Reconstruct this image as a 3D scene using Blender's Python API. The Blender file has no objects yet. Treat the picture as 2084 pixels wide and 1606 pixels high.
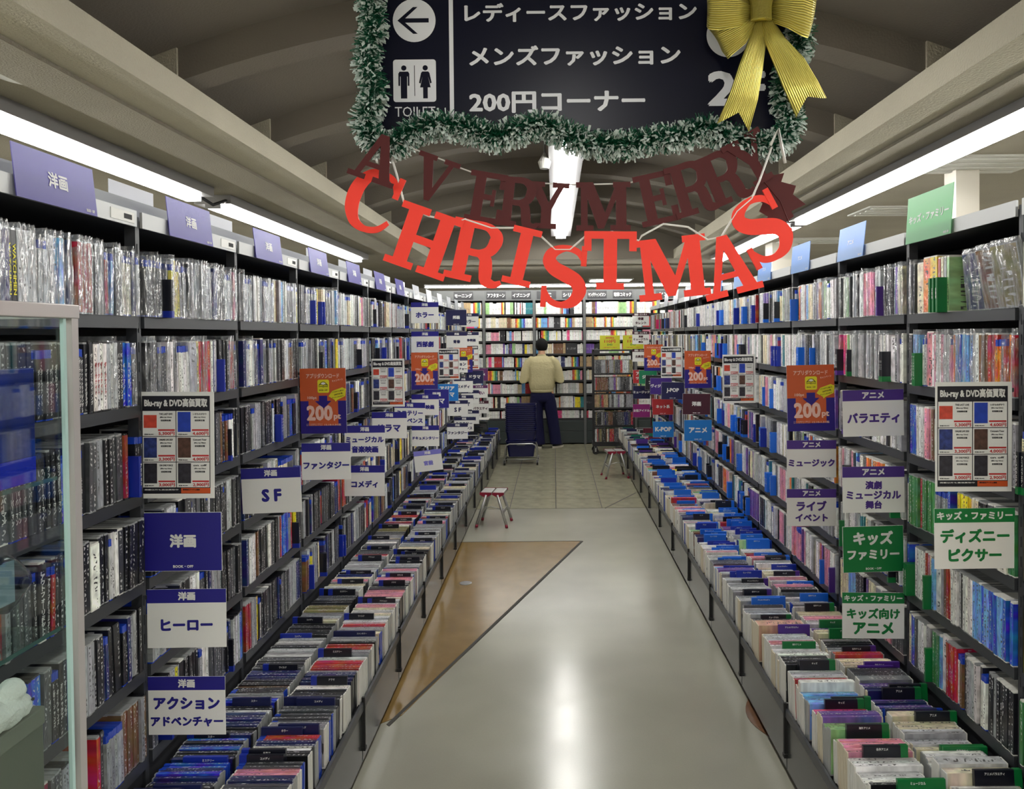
import bpy, bmesh, math, random
from mathutils import Vector, Matrix
R = random.Random(7)
SC = bpy.context.scene
COL = SC.collection

# ------------------------------------------------------------------ camera, light, exposure
F = 1581.0
PITCH, ROLL, HC = math.radians(1.1), math.radians(0.52), 1.70
VX, VY = 1128.0, 682.0
_r, _u, _f = Vector((1, 0, 0)), Vector((0, math.sin(PITCH), math.cos(PITCH))), Vector((0, math.cos(PITCH), -math.sin(PITCH)))
CR = _r * math.cos(ROLL) - _u * math.sin(ROLL)
CU = _r * math.sin(ROLL) + _u * math.cos(ROLL)
CF = _f
CX = VX - F * CR.y / CF.y
CY = VY + F * CU.y / CF.y
cam_data = bpy.data.cameras.new('camera')
cam_data.sensor_fit = 'HORIZONTAL'
cam_data.sensor_width = 36.0
cam_data.lens = F * 36.0 / 2084.0
cam_data.shift_x = (1042.0 - CX) / 2084.0
cam_data.shift_y = (CY - 803.0) / 2084.0
cam_data.clip_start = 0.05
cam = bpy.data.objects.new('camera', cam_data)
COL.objects.link(cam)
cam.matrix_world = Matrix(((CR.x, CU.x, -CF.x, 0), (CR.y, CU.y, -CF.y, 0), (CR.z, CU.z, -CF.z, HC), (0, 0, 0, 1)))
SC.camera = cam
CAM = Vector((0, 0, HC))

LAMP_POWER = 36.0          # emission of every fluorescent diffuser in the hall
world = bpy.data.worlds.new('hall_world')
SC.world = world
world.use_nodes = True
world.node_tree.nodes['Background'].inputs[0].default_value = (0.75, 0.8, 0.9, 1)
world.node_tree.nodes['Background'].inputs[1].default_value = 0.01
SC.view_settings.view_transform = 'Standard'
SC.view_settings.look = 'None'
SC.view_settings.gamma = 1.0
SC.view_settings.use_curve_mapping = False
SC.view_settings.exposure = 0.12
SC.cycles.max_bounces = 6
SC.cycles.diffuse_bounces = 3
SC.cycles.glossy_bounces = 3
SC.cycles.transmission_bounces = 2
SC.cycles.transparent_max_bounces = 14
SC.cycles.caustics_reflective = False
SC.cycles.caustics_refractive = False
SC.cycles.sample_clamp_indirect = 4.0

def ray(px, py):
    return CF + CR * ((px - CX) / F) - CU * ((py - CY) / F)
def P(px, py, Y):                      # the point at depth Y seen at a pixel of the photograph
    d = ray(px, py)
    return CAM + d * (Y / d.y)
def PZ(px, py, z):
    d = ray(px, py)
    return CAM + d * ((z - HC) / d.z)
def proj(p):
    v = Vector(p) - CAM
    w = v.dot(CF)
    if w < 0.05: return None
    return (CX + F * v.dot(CR) / w, CY - F * v.dot(CU) / w)

# ------------------------------------------------------------------ materials
def lin(c):
    return tuple((x / 12.92 if x <= 0.04045 else ((x + 0.055) / 1.055) ** 2.4) for x in c)
def rgb(r, g, b):
    return lin((r / 255.0, g / 255.0, b / 255.0))
def new_mat(name):
    m = bpy.data.materials.new(name)
    m.use_nodes = True
    nt = m.node_tree
    return m, nt, nt.nodes['Principled BSDF']
MATS = {}
def mat(name, col, rough=0.5, metal=0.0, spec=0.5, bump=0.0, bscale=40.0, vary=0.0, vscale=3.0, emit=None, coat=0.0):
    if name in MATS: return MATS[name]
    m, nt, b = new_mat(name)
    b.inputs['Base Color'].default_value = (*col, 1)
    b.inputs['Roughness'].default_value = rough
    b.inputs['Metallic'].default_value = metal
    b.inputs['Specular IOR Level'].default_value = spec
    b.inputs['Coat Weight'].default_value = coat
    if emit:
        b.inputs['Emission Color'].default_value = (*emit[:3], 1)
        b.inputs['Emission Strength'].default_value = emit[3]
    if bump or vary:
        tc = nt.nodes.new('ShaderNodeTexCoord')
    if vary:
        n = nt.nodes.new('ShaderNodeTexNoise'); n.inputs['Scale'].default_value = vscale; n.inputs['Detail'].default_value = 4
        nt.links.new(tc.outputs['Object'], n.inputs['Vector'])
        mr = nt.nodes.new('ShaderNodeMapRange'); mr.inputs[1].default_value = 0.3; mr.inputs[2].default_value = 0.7
        mr.inputs[3].default_value = 1 - vary; mr.inputs[4].default_value = 1 + vary
        nt.links.new(n.outputs['Fac'], mr.inputs[0])
        mx = nt.nodes.new('ShaderNodeVectorMath'); mx.operation = 'SCALE'; mx.inputs[0].default_value = col
        nt.links.new(mr.outputs[0], mx.inputs['Scale'])
        nt.links.new(mx.outputs[0], b.inputs['Base Color'])
    if bump:
        n = nt.nodes.new('ShaderNodeTexNoise'); n.inputs['Scale'].default_value = bscale; n.inputs['Detail'].default_value = 3
        nt.links.new(tc.outputs['Object'], n.inputs['Vector'])
        bp = nt.nodes.new('ShaderNodeBump'); bp.inputs['Strength'].default_value = bump; bp.inputs['Distance'].default_value = 0.01
        nt.links.new(n.outputs['Fac'], bp.inputs['Height'])
        nt.links.new(bp.outputs[0], b.inputs['Normal'])
    MATS[name] = m
    return m

def N(nt, typ, **kw):
    n = nt.nodes.new(typ)
    for k, v in kw.items():
        if k == 'op': n.operation = v
        elif isinstance(k, str) and k.startswith('i'): n.inputs[int(k[1:])].default_value = v
        else: setattr(n, k, v)
    return n

def print_material(name, source, text=True, rough=0.3, wrinkle=0.0, hue=.045, val=(.72, 1.25), tmax=.5, vband=None, thr=.575):
    """Printed cover or spine: base colour from the object colour or the Col attribute, blocks of artwork and small lettering along the spine."""
    m, nt, b = new_mat(name)
    L = nt.links.new
    uv = N(nt, 'ShaderNodeUVMap')
    if source == 'object':
        oi = N(nt, 'ShaderNodeObjectInfo'); col = oi.outputs['Color']
        off = N(nt, 'ShaderNodeMath', op='MULTIPLY', i1=937.0); L(oi.outputs['Random'], off.inputs[0]); off = off.outputs[0]
    else:
        at = N(nt, 'ShaderNodeAttribute', attribute_name='Col'); col = at.outputs['Color']
        off = None
    sep = N(nt, 'ShaderNodeSeparateXYZ'); L(uv.outputs[0], sep.inputs[0])
    fu = N(nt, 'ShaderNodeMath', op='FRACT'); L(sep.outputs[0], fu.inputs[0])
    fv = N(nt, 'ShaderNodeMath', op='FRACT'); L(sep.outputs[1], fv.inputs[0])
    def noise(su, sv, detail=1.0, extra=0.0):
        x = N(nt, 'ShaderNodeMath', op='MULTIPLY', i1=su); L(sep.outputs[0], x.inputs[0])
        if off is not None:
            a = N(nt, 'ShaderNodeMath', op='ADD'); L(x.outputs[0], a.inputs[0]); L(off, a.inputs[1]); x = a
        y = N(nt, 'ShaderNodeMath', op='MULTIPLY', i1=sv); L(sep.outputs[1], y.inputs[0])
        c = N(nt, 'ShaderNodeCombineXYZ'); L(x.outputs[0], c.inputs[0]); L(y.outputs[0], c.inputs[1]); c.inputs[2].default_value = extra
        n = N(nt, 'ShaderNodeTexNoise'); n.inputs['Scale'].default_value = 1.0; n.inputs['Detail'].default_value = detail
        L(c.outputs[0], n.inputs['Vector'])
        return n
    n1 = noise(0.9, 3.2, 1.0, 3.0)
    # blocks of artwork: shift the colour
    hs = N(nt, 'ShaderNodeHueSaturation')
    mh = N(nt, 'ShaderNodeMapRange', i1=0.3, i2=0.7, i3=.5 - hue, i4=.5 + hue); L(n1.outputs['Fac'], mh.inputs[0])
    ms = N(nt, 'ShaderNodeMapRange', i1=0.35, i2=0.65, i3=val[0], i4=val[1]); L(noise(1.3, 5.0, 2.0, 9.0).outputs['Fac'], ms.inputs[0])
    L(mh.outputs[0], hs.inputs['Hue']); L(ms.outputs[0], hs.inputs['Value']); L(col, hs.inputs['Color'])
    out = hs.outputs[0]
    if text:
        n2 = noise(2.6, 26.0, 0.0, 21.0)
        t = N(nt, 'ShaderNodeMath', op='GREATER_THAN', i1=thr); L(n2.outputs['Fac'], t.inputs[0])
        c1 = N(nt, 'ShaderNodeMath', op='SUBTRACT', i1=0.5); L(fu.outputs[0], c1.inputs[0])
        c2 = N(nt, 'ShaderNodeMath', op='ABSOLUTE'); L(c1.outputs[0], c2.inputs[0])
        c3 = N(nt, 'ShaderNodeMath', op='LESS_THAN', i1=0.20); L(c2.outputs[0], c3.inputs[0])
        n3 = noise(0.7, 1.6, 0.0, 33.0)
        c4 = N(nt, 'ShaderNodeMath', op='GREATER_THAN', i1=0.48); L(n3.outputs['Fac'], c4.inputs[0])
        a = N(nt, 'ShaderNodeMath', op='MULTIPLY'); L(t.outputs[0], a.inputs[0]); L(c3.outputs[0], a.inputs[1])
        a2 = N(nt, 'ShaderNodeMath', op='MULTIPLY'); L(a.outputs[0], a2.inputs[0]); L(c4.outputs[0], a2.inputs[1])
        bw = N(nt, 'ShaderNodeRGBToBW'); L(col, bw.inputs[0])
        inv = N(nt, 'ShaderNodeMath', op='LESS_THAN', i1=0.22); L(bw.outputs[0], inv.inputs[0])
        tm = N(nt, 'ShaderNodeMapRange', i3=0.06, i4=tmax); L(inv.outputs[0], tm.inputs[0])
        if vband:
            b1 = N(nt, 'ShaderNodeMath', op='GREATER_THAN', i1=vband[0]); L(fv.outputs[0], b1.inputs[0]); b2 = N(nt, 'ShaderNodeMath', op='LESS_THAN', i1=vband[1]); L(fv.outputs[0], b2.inputs[0])
            b3 = N(nt, 'ShaderNodeMath', op='MULTIPLY'); L(b1.outputs[0], b3.inputs[0]); L(b2.outputs[0], b3.inputs[1])
            b4 = N(nt, 'ShaderNodeMath', op='MULTIPLY'); L(b3.outputs[0], b4.inputs[0]); L(a2.outputs[0], b4.inputs[1]); a2 = b4
        mix = N(nt, 'ShaderNodeMix', data_type='RGBA')
        L(a2.outputs[0], mix.inputs['Factor']); L(out, mix.inputs['A']); L(tm.outputs[0], mix.inputs['B'])
        out = mix.outputs['Result']
    L(out, b.inputs['Base Color'])
    b.inputs['Roughness'].default_value = rough
    b.inputs['Specular IOR Level'].default_value = 0.55
    if wrinkle:
        n4 = noise(2.5, 9.0, 2.0, 50.0)
        bp = N(nt, 'ShaderNodeBump'); bp.inputs['Strength'].default_value = wrinkle; bp.inputs['Distance'].default_value = 0.004
        L(n4.outputs['Fac'], bp.inputs['Height']); L(bp.outputs[0], b.inputs['Normal'])
        b.inputs['Coat Weight'].default_value = 0.7; b.inputs['Coat Roughness'].default_value = 0.12
        L(bp.outputs[0], b.inputs['Coat Normal'])
    return m

def clear_plastic(name, gloss=0.25, tint=(1, 1, 1), bump=0.6, scale=55.0, white=0.0, rough=0.08):
    m = bpy.data.materials.new(name); m.use_nodes = True
    nt = m.node_tree; nt.nodes.clear(); L = nt.links.new
    out = N(nt, 'ShaderNodeOutputMaterial')
    tr = N(nt, 'ShaderNodeBsdfTransparent'); tr.inputs[0].default_value = (*tint, 1)
    gl = N(nt, 'ShaderNodeBsdfGlossy'); gl.inputs['Roughness'].default_value = rough
    mix = N(nt, 'ShaderNodeMixShader')
    if bump:
        tc = N(nt, 'ShaderNodeTexCoord')
        mp = N(nt, 'ShaderNodeMapping'); mp.inputs['Scale'].default_value = (1, 1, 0.25)
        oi = N(nt, 'ShaderNodeObjectInfo'); L(oi.outputs['Random'], mp.inputs['Location'])
        n = N(nt, 'ShaderNodeTexNoise'); n.inputs['Scale'].default_value = scale; n.inputs['Detail'].default_value = 2
        L(tc.outputs['Object'], mp.inputs[0]); L(mp.outputs[0], n.inputs['Vector'])
        bp = N(nt, 'ShaderNodeBump'); bp.inputs['Strength'].default_value = bump; bp.inputs['Distance'].default_value = 0.02
        L(n.outputs['Fac'], bp.inputs['Height']); L(bp.outputs[0], gl.inputs['Normal'])
        mr = N(nt, 'ShaderNodeMapRange', i1=0.42, i2=0.66, i3=gloss * 0.35, i4=min(1, gloss * 1.9)); L(n.outputs['Fac'], mr.inputs[0])
        L(mr.outputs[0], mix.inputs[0])
    else:
        mix.inputs[0].default_value = gloss
    L(tr.outputs[0], mix.inputs[1])
    if white:
        df = N(nt, 'ShaderNodeBsdfDiffuse'); df.inputs[0].default_value = (0.85, 0.86, 0.88, 1)
        m2 = N(nt, 'ShaderNodeMixShader'); m2.inputs[0].default_value = white
        L(gl.outputs[0], m2.inputs[1]); L(df.outputs[0], m2.inputs[2]); L(m2.outputs[0], mix.inputs[2])
    else:
        L(gl.outputs[0], mix.inputs[2])
    L(mix.outputs[0], out.inputs[0])
    MATS[name] = m
    return m

# ------------------------------------------------------------------ mesh and object helpers
class MB:
    def __init__(s): s.v = []; s.f = []; s.mi = []; s.uv = []; s.col = []; s.cur = (1, 1, 1)
    def poly(s, pts, mi=0, uv=None, M=None):
        b = len(s.v)
        for p in pts:
            p = Vector(p)
            if M is not None: p = M @ p
            s.v.append(tuple(p))
        s.f.append(tuple(range(b, b + len(pts)))); s.mi.append(mi)
        s.uv.extend(uv if uv else [(0.5, 0.5)] * len(pts)); s.col.extend([(*s.cur, 1.0)] * len(pts))
    def box(s, x0, x1, y0, y1, z0, z1, mi=0, M=None, spine=None, uvo=(0, 0)):
        """spine: material index of the +x face."""
        b = len(s.v)
        c = [(x0, y0, z0), (x1, y0, z0), (x1, y1, z0), (x0, y1, z0), (x0, y0, z1), (x1, y0, z1), (x1, y1, z1), (x0, y1, z1)]
        if M is not None: c = [tuple(M @ Vector(p)) for p in c]
        s.v.extend(c)
        u, v = uvo
        q = [(u + .02, v + .02), (u + .98, v + .02), (u + .98, v + .98), (u + .02, v + .98)]
        for k, (f, m) in enumerate((((0, 3, 2, 1), mi), ((4, 5, 6, 7), mi), ((0, 1, 5, 4), mi), ((1, 2, 6, 5), mi if spine is None else spine), ((2, 3, 7, 6), mi), ((3, 0, 4, 7), mi))):
            s.f.append(tuple(b + i for i in f)); s.mi.append(m); s.uv.extend(q); s.col.extend([(*s.cur, 1.0)] * 4)
    def tube(s, pts, r, n=8, mi=0, M=None, cap=True):
        pts = [Vector(p) for p in pts]
        rs = r if isinstance(r, (list, tuple)) else [r] * len(pts)
        rings = []
        b0 = len(s.v)
        ref = None
        for i, p in enumerate(pts):
            d = (pts[min(i + 1, len(pts) - 1)] - pts[max(i - 1, 0)]).normalized()
            if ref is None: ref = Vector((0, 0, 1)) if abs(d.z) < 0.9 else Vector((1, 0, 0))
            a = d.cross(ref).normalized(); c = a.cross(d).normalized(); ref = c
            for k in range(n):
                t = 2 * math.pi * k / n
                q = p + (a * math.cos(t) + c * math.sin(t)) * rs[i]
                if M is not None: q = M @ q
                s.v.append(tuple(q))
        for i in range(len(pts) - 1):
            for k in range(n):
                a0 = b0 + i * n + k; a1 = b0 + i * n + (k + 1) % n
                s.f.append((a0, a1, a1 + n, a0 + n)); s.mi.append(mi); s.uv.extend([(0, 0)] * 4); s.col.extend([(*s.cur, 1.0)] * 4)
        if cap:
            for base in (b0, b0 + (len(pts) - 1) * n):
                s.f.append(tuple(range(base, base + n))); s.mi.append(mi); s.uv.extend([(0, 0)] * n); s.col.extend([(*s.cur, 1.0)] * n)
    def loft(s, rings, mi=0, cap=True, M=None):
        n = len(rings[0]); b0 = len(s.v)
        for r in rings:
            for p in r:
                p = Vector(p)
                if M is not None: p = M @ p
                s.v.append(tuple(p))
        for i in range(len(rings) - 1):
            for k in range(n):
                a0 = b0 + i * n + k; a1 = b0 + i * n + (k + 1) % n
                s.f.append((a0, a1, a1 + n, a0 + n)); s.mi.append(mi); s.uv.extend([(0, 0)] * 4); s.col.extend([(*s.cur, 1.0)] * 4)
        if cap:
            for base in (b0, b0 + (len(rings) - 1) * n):
                s.f.append(tuple(range(base, base + n))); s.mi.append(mi); s.uv.extend([(0, 0)] * n); s.col.extend([(*s.cur, 1.0)] * n)
    def mesh(s, name, mats, smooth=False, weld=False, colors=False):
        me = bpy.data.meshes.new(name)
        me.from_pydata(s.v, [], s.f)
        me.polygons.foreach_set('material_index', s.mi)
        ul = me.uv_layers.new(name='UVMap')
        ul.data.foreach_set('uv', [c for p in s.uv for c in p])
        if colors:
            ca = me.color_attributes.new('Col', 'FLOAT_COLOR', 'CORNER')
            ca.data.foreach_set('color', [c for p in s.col for c in p])
        for m in (mats if isinstance(mats, (list, tuple)) else [mats]): me.materials.append(m)
        bm = bmesh.new(); bm.from_mesh(me)
        if weld: bmesh.ops.remove_doubles(bm, verts=bm.verts, dist=1e-5)
        bmesh.ops.recalc_face_normals(bm, faces=bm.faces)
        bm.to_mesh(me); bm.free()
        if smooth: me.polygons.foreach_set('use_smooth', [True] * len(me.polygons))
        me.update()
        return me

def add(name, me, parent=None, M=None, loc=None, color=None):
    o = bpy.data.objects.new(name, me)
    COL.objects.link(o)
    if parent is not None: o.parent = parent
    if M is not None: o.matrix_local = M
    elif loc is not None: o.location = loc
    if color is not None: o.color = (*color[:3], 1.0)
    return o
def empty(name, loc=(0, 0, 0), M=None):
    o = bpy.data.objects.new(name, None); COL.objects.link(o)
    o.empty_display_size = 0.1
    if M is not None: o.matrix_world = M
    else: o.location = loc
    return o
def tag(o, label, cat=None, group=None, kind=None):
    if label: o['label'] = label
    if cat: o['category'] = cat
    if group: o['group'] = group
    if kind: o['kind'] = kind
    return o
def build(name, mb, mats, parent=None, smooth=False, weld=False, M=None, loc=None, label=None, colors=False, bevel=0):
    o = add(name, mb.mesh(name, mats, smooth, weld, colors), parent, M, loc)
    if label: o['label'] = label
    if bevel:
        md = o.modifiers.new('edge', 'BEVEL'); md.width = bevel; md.segments = 2; md.limit_method = 'ANGLE'
    return o
def frame(o, ex, ey, ez):
    return Matrix(((ex[0], ey[0], ez[0], o[0]), (ex[1], ey[1], ez[1], o[1]), (ex[2], ey[2], ez[2], o[2]), (0, 0, 0, 1)))
def facing_camera(p): return frame(p, (1, 0, 0), (0, 0, 1), (0, -1, 0))     # local xy = the sheet, z = its front, towards -Y
def facing_right(p): return frame(p, (0, 1, 0), (0, 0, 1), (1, 0, 0))
def facing_left(p): return frame(p, (0, -1, 0), (0, 0, 1), (-1, 0, 0))
def T(x, y, z): return Matrix.Translation((x, y, z))

# lettering: the bundled font turned into meshes
_TXT = {}
def text_base(s, bold, gap):
    k = (s, bold, gap)
    if k not in _TXT:
        cu = bpy.data.curves.new('lettering', 'FONT')
        cu.body = s; cu.resolution_u = 2; cu.align_x = 'CENTER'; cu.space_line = gap
        ob = bpy.data.objects.new('lettering_source', cu)
        me = ob.to_mesh()
        v0 = [tuple(v.co) for v in me.vertices]; f0 = [tuple(p.vertices) for p in me.polygons]
        ob.to_mesh_clear(); bpy.data.objects.remove(ob); bpy.data.curves.remove(cu)
        vs, fs = [], []
        # heavier strokes: the same outline laid a little to every side
        offs = [(0, 0)] if bold <= 0 else [(bold * math.cos(a), bold * math.sin(a)) for a in [math.pi / 3 * q for q in range(6)]]
        for iz, (dx, dy) in enumerate(offs):
            n0 = len(vs); vs.extend((x + dx, y + dy, iz) for x, y, z in v0); fs.extend(tuple(n0 + i for i in f) for f in f0)
        x0 = min(v[0] for v in vs); x1 = max(v[0] for v in vs); y0 = min(v[1] for v in vs); y1 = max(v[1] for v in vs)
        _TXT[k] = ([((v[0] - x0) / (x1 - x0) - .5, (v[1] - y0) / (y1 - y0) - .5, v[2]) for v in vs], fs, (x1 - x0) / (y1 - y0))
    return _TXT[k]
_TM = {}
def lettering(s, w, h, m, parent, x=0, y=0, z=0.0012, bold=0.02, M=None, name='lettering', keep=False, gap=1.0):
    """Text filling the box w x h, centred at x, y on the sheet; keep=True keeps the font's proportions inside the box."""
    vs, fs, asp = text_base(s, bold, gap)
    if keep:
        if w / h > asp: w = h * asp
        else: h = w / asp
    k = (s, round(w, 4), round(h, 4), m.name, bold, gap)
    if k not in _TM:
        me = bpy.data.meshes.new(name)
        me.from_pydata([(a * w, b * h, c * 1.1e-4) for a, b, c in vs], [], fs); me.materials.append(m); me.update()
        _TM[k] = me
    return add(name, _TM[k], parent, M if M is not None else T(x, y, z))

ORD = {1: 'first', 2: 'second', 3: 'third', 4: 'fourth', 5: 'fifth', 6: 'sixth', 7: 'seventh', 8: 'eighth', 9: 'ninth', 10: 'tenth', 11: 'eleventh', 12: 'twelfth', 13: 'thirteenth',
       14: 'fourteenth', 15: 'fifteenth', 16: 'sixteenth', 17: 'seventeenth', 18: 'eighteenth', 19: 'nineteenth'}
TENS = {2: 'twent', 3: 'thirt', 4: 'fort', 5: 'fift', 6: 'sixt', 7: 'sevent', 8: 'eight', 9: 'ninet'}
def ordinal(n):
    if n in ORD: return ORD[n]
    if n >= 100: return 'hundred-and-' + ordinal(n - 100) if n > 100 else 'hundredth'
    return TENS[n // 10] + ('ieth' if n % 10 == 0 else 'y-' + ORD[n % 10])
# ------------------------------------------------------------------ the hall
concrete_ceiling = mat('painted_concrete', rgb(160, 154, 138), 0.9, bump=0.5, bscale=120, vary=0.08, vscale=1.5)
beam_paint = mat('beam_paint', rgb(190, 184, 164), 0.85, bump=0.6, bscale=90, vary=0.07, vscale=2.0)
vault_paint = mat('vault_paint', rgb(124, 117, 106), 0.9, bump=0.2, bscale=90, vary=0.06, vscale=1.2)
wall_paint = mat('wall_paint', rgb(205, 200, 188), 0.8, vary=0.03)
lamp_steel = mat('lamp_steel', rgb(170, 170, 172), 0.35, 0.7)
lamp_glow = mat('lamp_glow', (1, 1, 1), 0.5, emit=(1.0, 0.985, 0.94, LAMP_POWER))
HW, H0, HEND = 1.67, 2.75, 10.8
X0R, X1R, Y0R, Y1R = -6.0, 6.0, -5.0, 17.0

def floor_material():
    m, nt, b = new_mat('polished_concrete'); L = nt.links.new
    tc = N(nt, 'ShaderNodeTexCoord')
    n1 = N(nt, 'ShaderNodeTexNoise'); n1.inputs['Scale'].default_value = 1.1; n1.inputs['Detail'].default_value = 3; n1.inputs['Roughness'].default_value = .5
    n2 = N(nt, 'ShaderNodeTexNoise'); n2.inputs['Scale'].default_value = 160; n2.inputs['Detail'].default_value = 2
    n3 = N(nt, 'ShaderNodeTexNoise'); n3.inputs['Scale'].default_value = 3.0; n3.inputs['Detail'].default_value = 5
    mp = N(nt, 'ShaderNodeMapping'); mp.inputs['Scale'].default_value = (0.6, 1.0, 1)
    L(tc.outputs['Object'], n1.inputs[0]); L(tc.outputs['Object'], n2.inputs[0]); L(tc.outputs['Object'], mp.inputs[0]); L(mp.outputs[0], n3.inputs[0])
    r = N(nt, 'ShaderNodeValToRGB')
    r.color_ramp.elements[0].position = .3; r.color_ramp.elements[0].color = (*rgb(136, 134, 121), 1)
    r.color_ramp.elements[1].position = .72; r.color_ramp.elements[1].color = (*rgb(156, 154, 140), 1)
    L(n1.outputs['Fac'], r.inputs[0])
    mr = N(nt, 'ShaderNodeMapRange', i1=.2, i2=.8, i3=.97, i4=1.03); L(n2.outputs['Fac'], mr.inputs[0])
    sc = N(nt, 'ShaderNodeVectorMath', op='SCALE'); L(r.outputs[0], sc.inputs[0]); L(mr.outputs[0], sc.inputs['Scale'])
    L(sc.outputs[0], b.inputs['Base Color'])
    rr = N(nt, 'ShaderNodeMapRange', i1=.2, i2=.8, i3=.17, i4=.27); L(n3.outputs['Fac'], rr.inputs[0]); L(rr.outputs[0], b.inputs['Roughness'])
    b.inputs['Specular IOR Level'].default_value = 0.6
    return m
polished = floor_material()
brown_vinyl = mat('brown_vinyl', rgb(124, 100, 58), 0.2, spec=0.6, vary=0.12, vscale=6)
dark_brown = mat('dark_wood_vinyl', rgb(96, 66, 44), 0.35, vary=0.2, vscale=20)
tile_mat = mat('stone_tile', rgb(138, 135, 114), 0.24, vary=0.16, vscale=9)
joint_mat = mat('joint', rgb(52, 50, 44), 0.8)

mb = MB(); mb.box(X0R, X1R, Y0R, Y1R, -0.12, 0.0)
floor = build('floor', mb, polished); floor['kind'] = 'structure'
def flat_poly(name, pts, z0, z1, m, parent, label=None):
    mb = MB(); mb.poly([(x, y, z1) for x, y in pts]); mb.poly([(x, y, z0) for x, y in reversed(pts)])
    n = len(pts)
    for i in range(n):
        a, b = pts[i], pts[(i + 1) % n]
        mb.poly([(a[0], a[1], z0), (b[0], b[1], z0), (b[0], b[1], z1), (a[0], a[1], z1)])
    return build(name, mb, m, parent, weld=True, label=label)
brown = [(-.80, 3.36), (-.70, 3.45), (.205, 6.36), (-.80, 6.36)]
flat_poly('inlay_panel', brown, -.01, .0025, brown_vinyl, floor, 'brown vinyl inlay panel with a slanted edge')
flat_poly('inlay_joint', [(-.75, 3.37), (-.735, 3.355), (.222, 6.36), (.205, 6.37)], -.01, .0029, joint_mat, floor)
flat_poly('inlay_joint', [(-.80, 6.36), (.21, 6.36), (.21, 6.372), (-.80, 6.372)], -.01, .0029, joint_mat, floor)
arc = [(.98, 3.1)] + [(.98 - .14 * math.sin(math.pi * t / 14.0), 3.1 + .62 * t / 14.0) for t in range(0, 15)]
flat_poly('inlay_arc', arc, -.01, .0027, dark_brown, floor, 'dark brown curved inlay running under the bin')
flat_poly('inlay_joint', [(.48, 7.58), (.49, 7.57), (.86, 8.28), (.85, 8.29)], -.01, .0032, joint_mat, floor)
# stone tiles of the far floor
mb = MB(); mb.box(-.9, .95, 7.58, 12.2, -.01, .0006); build('tile_bed', mb, joint_mat, floor)
tm = MB(); tm.box(0, .445, 0, .445, -.01, .0025)
tile_mesh = tm.mesh('tile', tile_mat)
for i in range(-2, 2):
    for j in range(10):
        add('tile', tile_mesh, floor, loc=(i * .4525 + .004, 7.584 + j * .4525, 0))
def lathe(prof, n=20):
    mb = MB()
    mb.loft([[(r * math.cos(2 * math.pi * k / n), r * math.sin(2 * math.pi * k / n), z) for k in range(n)] for r, z in prof])
    return mb
steel = mat('brushed_steel', rgb(176, 178, 180), 0.3, 0.8)
dr = PZ(948, 1188, 0.0)
o = empty('floor_drain', (dr.x, dr.y, .0025)); tag(o, 'round steel drain cover set in the brown floor inlay', 'drain')
build('rim', lathe([(.042, 0), (.042, .003), (.035, .004)]), steel, o, smooth=False)
build('cover', lathe([(.034, 0), (.034, .0035), (.012, .0045)]), steel, o)

# ceiling: flat sides and a shallow ribbed vault over the aisle
mb = MB()
mb.box(X0R, -HW, Y0R, HEND, H0, H0 + .115); mb.box(HW, X1R, Y0R, HEND, H0, H0 + .115); mb.box(X0R, X1R, HEND, Y1R, H0, H0 + .04)
ceil = build('ceiling', mb, concrete_ceiling); ceil['kind'] = 'structure'
for s, side in ((-1, 'left'), (1, 'right')):
    mb = MB()
    a, b = sorted((s * (HW - .005), s * (HW + .22)))
    mb.box(a, b, Y0R, HEND, H0 - .001, H0 + .12)
    build('edge_beam', mb, beam_paint, ceil)
    mb = MB(); a, b = sorted((s * (HW + .22), s * (HW + .47)))
    mb.box(a, b, Y0R, HEND, H0 - .018, H0); build('cornice_step', mb, concrete_ceiling, ceil)
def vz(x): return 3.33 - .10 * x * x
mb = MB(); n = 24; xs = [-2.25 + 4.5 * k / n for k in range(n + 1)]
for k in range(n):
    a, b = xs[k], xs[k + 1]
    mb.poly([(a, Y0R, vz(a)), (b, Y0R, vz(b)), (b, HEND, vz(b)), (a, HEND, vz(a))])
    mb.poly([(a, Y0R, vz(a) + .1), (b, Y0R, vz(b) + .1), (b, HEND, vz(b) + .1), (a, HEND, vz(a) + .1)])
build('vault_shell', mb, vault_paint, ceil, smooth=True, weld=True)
mb = MB(); mb.box(-2.0, 2.0, HEND - .002, HEND + .1, H0 + .001, 3.6); build('vault_end', mb, vault_paint, ceil)
mb = MB(); mb.box(-2.0, 2.0, Y0R - .1, Y0R, H0, 3.6); build('vault_end', mb, vault_paint, ceil)
mb = MB(); m_ = 20; w = .17
for k in range(m_):
    a, b = -1.9 + 3.8 * k / m_, -1.9 + 3.8 * (k + 1) / m_
    za, zb, ta, tb = 3.18 - .10 * a * a, 3.18 - .10 * b * b, vz(a) + .02, vz(b) + .02
    mb.poly([(a, 0, za), (b, 0, zb), (b, 0, tb), (a, 0, ta)]); mb.poly([(a, w, za), (b, w, zb), (b, w, tb), (a, w, ta)])
    mb.poly([(a, 0, za), (b, 0, zb), (b, w, zb), (a, w, za)])
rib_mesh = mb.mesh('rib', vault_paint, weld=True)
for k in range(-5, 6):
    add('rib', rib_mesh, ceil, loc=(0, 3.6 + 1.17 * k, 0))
    for s in (-1, 1):
        mb = MB(); a, b = sorted((s * 1.72, s * 1.9)); mb.box(a, b, 3.585 + 1.17 * k, 3.785 + 1.17 * k, 2.80, vz(1.75) + .02)
        build('rib_seat', mb, beam_paint, ceil)

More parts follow.
